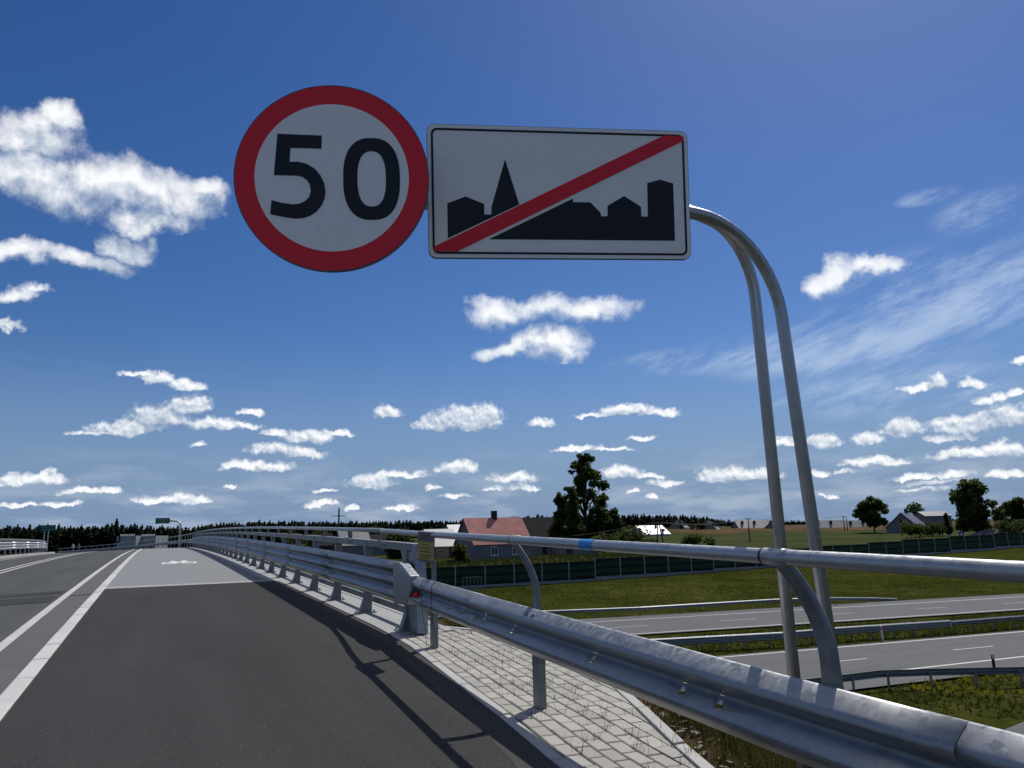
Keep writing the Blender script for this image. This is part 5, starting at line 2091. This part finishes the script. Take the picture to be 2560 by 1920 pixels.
# ------------------------------------------------------------------ rubble heap
g = np.random.default_rng(77)
cb = on_ground(2475, 182)
rb = MB()
for i in range(430):
    a, r = g.random() * 6.28, math.sqrt(g.random())
    x, y = cb.x + 5.4 * r * math.cos(a), cb.y + 2.4 * r * math.sin(a)
    z = terrain(x, y) + 1.9 * (1 - r) ** 0.8 * g.uniform(0.6, 1.0)
    sz = g.uniform(0.12, 0.50)
    A_1 = Vector(g.normal(size=3)).normalized()
    A_2 = A_1.orthogonal().normalized()
    rb.box((x, y, z), (sz * 1.5, sz, sz * 0.6), A_1, A_2, A_1.cross(A_2))
tag(rb.build('rubble_heap', concrete('rubble', (0.24, 0.22, 0.20), 0.5, scale=0.8)), 'heap of broken rubble in front of the big bushy tree', 'rubble', kind='stuff')

# ------------------------------------------------------------------ utility poles and wires
m_wire = plain('wire', (0.05, 0.05, 0.05), 0.6)


def pole(u, Y, v_top, label, kind='single', name='utility_pole'):
    base = on_ground(u, Y)
    H = z_at_row(u, v_top, Y) - base.z
    th = thing(name, label, 'pole', base)
    b = MB()
    if kind == 'twin':
        b.tube([base + Vector((-0.55, 0, -0.3)), base + Vector((-0.12, 0, H))], [0.13, 0.10], 7)
        c = MB()
        c.tube([base + Vector((1.0, 0, -0.3)), base + Vector((0.12, 0, H))], [0.13, 0.10], 7)
        c.build('leg', m_timber, th)
        b.build('leg', m_timber, th)
    else:
        b.tube([base - UPV * 0.3, base + UPV * H], [0.17, 0.11] if kind != 'cross' else [0.45, 0.30], 8)
        b.build('shaft', m_timber, th)
    tops = []
    if kind in ('single', 'cross', 'twin'):
        wd, hz = (1.5, H - 0.15) if kind != 'cross' else (6.6, H * 0.70)
        if kind == 'cross':
            wd, hz = 7.2, H - (z_at_row(u, 1270, Y) * 0 + H - (z_at_row(u, 1290, Y) - base.z))
        MB().box(base + UPV * hz, (wd, 0.12, 0.14) if kind != 'cross' else (wd * 0.75, 0.3, 0.32)).build('crossarm', m_timber, th)
        for sx_ in (-1, 1):
            p = base + Vector((sx_ * wd * 0.46, 0, hz))
            tip = p + UPV * (0.25 if kind != 'cross' else -1.4)
            MB().tube([p, tip], 0.05 if kind != 'cross' else 0.09, 6).build('insulator', m_delin, th)
            tops.append(tip)
    return base + UPV * H, tops


pole(846, 330, 1270, 'tall transmission pole with wide crossarm rising above the forest line', 'cross', 'transmission_pole')
pA1, tA = pole(1650, 150, 1307, 'twin-legged wooden pole at the near edge of the green field', 'twin')
pB1, tB = pole(1875, 190, 1296, 'wooden pole with short crossarm standing in the green field', 'single')
pC1, tC = pole(2112, 250, 1290, 'leaning wooden pole in front of the grey terraced houses', 'single')
pD1, tD = pole(2119, 262, 1291, 'second thin pole right behind the leaning one', 'plain')
pE1, tE = pole(2260, 290, 1290, 'thin pole beside the grey farm cottage', 'plain')


def wire(p, q, sag, label):
    pts = [p.lerp(q, t / 14) - UPV * (sag * 4 * (t / 14) * (1 - t / 14)) for t in range(15)]
    tag(MB().tube(pts, 0.022, 4).build('overhead_wire', m_wire), label, 'wire', 'overhead wires over the field')


for k in range(2):
    wire(tA[k], tB[k], 0.9, 'sagging overhead wire from the twin-legged pole to the field pole')
    wire(tB[k], tC[k], 1.0, 'sagging overhead wire from the field pole to the leaning pole')
wire(pC1, pE1, 1.0, 'sagging overhead wire from leaning pole towards the farm cottage')
q_far = at_depth(1240, 1352, 140)
wire(tA[0], Vector((q_far.x, q_far.y, q_far.z)), 0.7, 'sagging overhead wire from twin-legged pole past the barn')

# ------------------------------------------------------------------ green place-name signs
m_green = plain('sign_green', (0.004, 0.085, 0.058), 0.5, var=0.08)
m_pale_print = plain('sign_print', (0.16, 0.30, 0.25), 0.6)


def place_sign(label, u0, v0, u1, v1, Y, arm):
    c = at_depth((u0 + u1) / 2, (v0 + v1) / 2, Y)
    w_, h_ = (u1 - u0) * Y / F_PX, (v1 - v0) * Y / F_PX
    th = thing('place_name_sign', label, 'road sign', (c.x, c.y, c.z - 3))
    R = Vector((math.cos(0.30), math.sin(0.30), 0))
    N = R.cross(UPV)
    w_ /= math.cos(0.30)
    MB().box(c, (w_, 0.05, h_), R, N).build('board', m_green, th)
    for k, (a0, a1, zz) in enumerate(((-0.36, 0.36, 0.16), (-0.24 if arm else -0.36, 0.22 if arm else 0.38, -0.24))):
        x = a0
        while x < a1:
            d = rnd.uniform(0.035, 0.06)
            MB().box(c + R * (w_ * (x + d / 2)) + UPV * (h_ * zz) + N * 0.03, (w_ * d * 0.72, 0.006, h_ * rnd.uniform(0.13, 0.2)), R, N).build('faint_letter', m_pale_print, th)
            x += d
    if arm:
        pb = at_depth(449, 1352, Y + 0.6)
        zt_ = c.z - h_ * 0.12
        pb.z = zg(66) - 0.4
        pts = [pb, Vector((pb.x, pb.y, zt_ - 0.35)), Vector((pb.x - 0.06, pb.y, zt_ - 0.12)), Vector((pb.x - 0.25, pb.y - 0.03, zt_)), c + R * (w_ * 0.4) - N * 0.08]
        pts[-1].z = zt_ + 0.05
        MB().tube(pts, 0.075, 8).build('bent_pipe', m_pipe, th, smooth=True)
    else:
        for x in (-0.17, 0.06):
            p = c + R * (w_ * x) - N * 0.06
            MB().tube([Vector((p.x, p.y, zg(95, -9) - 1.0)), p], 0.06, 8).build('leg', m_pipe, th)
        MB().box(c + N * 0.032, (w_ * 0.5, 0.006, h_ * 0.05), (R * 0.95 + UPV * 0.30).normalized(), N).build('diagonal_line', m_green, th)


place_sign('green place-name sign hung from a bent pipe at the bridge crest', 391, 1295, 422, 1309, 66.0, True)
place_sign('green place-name sign on two legs behind the far side barrier', 102, 1313, 136, 1327, 96.0, False)


# ------------------------------------------------------------------ two people walking beyond the crest
def person(u, Y, label, shirt, trousers, seed):
    p = at_depth(u, 1374, Y)
    s, n = to_sn(p.x, p.y)
    base = Vector((p.x, p.y, zg(s, n) + 0.02))
    base.z = max(base.z, z_at_row(u, 1379, Y) - 0.15)
    J = {'pel': (0, 0, 0.95), 'che': (0, 0, 1.32), 'nec': (0, 0, 1.48), 'hea': (0, -0.01, 1.60), 'top': (0, -0.01, 1.72)}
    chain_ = [('pel', 0.13), ('che', 0.16), ('nec', 0.06), ('hea', 0.10), ('top', 0.07)]
    vs = [J[k] for k, _ in chain_]
    rad = [r for _, r in chain_]
    es = [(i, i + 1) for i in range(4)]
    for sx_ in (-1, 1):
        k = len(vs)
        vs += [(sx_ * 0.09, 0, 0.88), (sx_ * 0.10, -0.05 * sx_, 0.50), (sx_ * 0.10, 0.04 * sx_, 0.08), (sx_ * 0.10, -0.12 + 0.04 * sx_, 0.04)]
        rad += [0.095, 0.065, 0.045, 0.04]
        es += [(0, k), (k, k + 1), (k + 1, k + 2), (k + 2, k + 3)]
        k = len(vs)
        vs += [(sx_ * 0.19, 0, 1.40), (sx_ * 0.25, 0.03 * sx_, 1.12), (sx_ * 0.24, -0.08, 0.88), (sx_ * 0.24, -0.10, 0.80)]
        rad += [0.06, 0.045, 0.035, 0.03]
        es += [(1, k), (k, k + 1), (k + 1, k + 2), (k + 2, k + 3)]
    me = bpy.data.meshes.new('body')
    me.from_pydata(vs, es, [])
    o = bpy.data.objects.new('person', me)
    link(o)
    md = o.modifiers.new('skin', 'SKIN')
    for i, sv_ in enumerate(me.skin_vertices[0].data):
        sv_.radius = (rad[i], rad[i] * 0.85)
        sv_.use_root = (i == 0)
    sd = o.modifiers.new('sub', 'SUBSURF')
    sd.levels = sd.render_levels = 1
    o.location = base
    dg = bpy.context.evaluated_depsgraph_get()
    me2 = bpy.data.meshes.new_from_object(o.evaluated_get(dg))
    o.modifiers.clear()
    o.data = me2
    me2.materials.clear()
    for m_ in (trousers, shirt, m_skin, m_black):
        me2.materials.append(m_)
    for f in me2.polygons:
        z = f.center.z
        f.material_index = 0 if 0.08 < z < 0.98 and abs(f.center.x) < 0.2 else (1 if z < 1.46 and z > 0.98 else (2 if z < 1.66 else 3))
        if z < 0.10:
            f.material_index = 3
        f.use_smooth = True
    tag(o, label, 'person', 'people walking beyond the bridge crest')
    return o


m_skin = plain('skin', (0.40, 0.24, 0.17), 0.6)
m_shirt = plain('white_shirt', (0.70, 0.70, 0.72), 0.8)
m_shirt2 = plain('grey_shirt', (0.22, 0.21, 0.22), 0.8)
m_trous = plain('dark_trousers', (0.06, 0.06, 0.08), 0.8)
m_trous2 = plain('grey_trousers', (0.25, 0.25, 0.27), 0.8)
person(182, 150, 'person in a white shirt walking beyond the bridge crest', m_shirt, m_trous2, 1)
person(196.5, 152, 'person in a dull grey shirt walking beyond the bridge crest', m_shirt2, m_trous, 2)
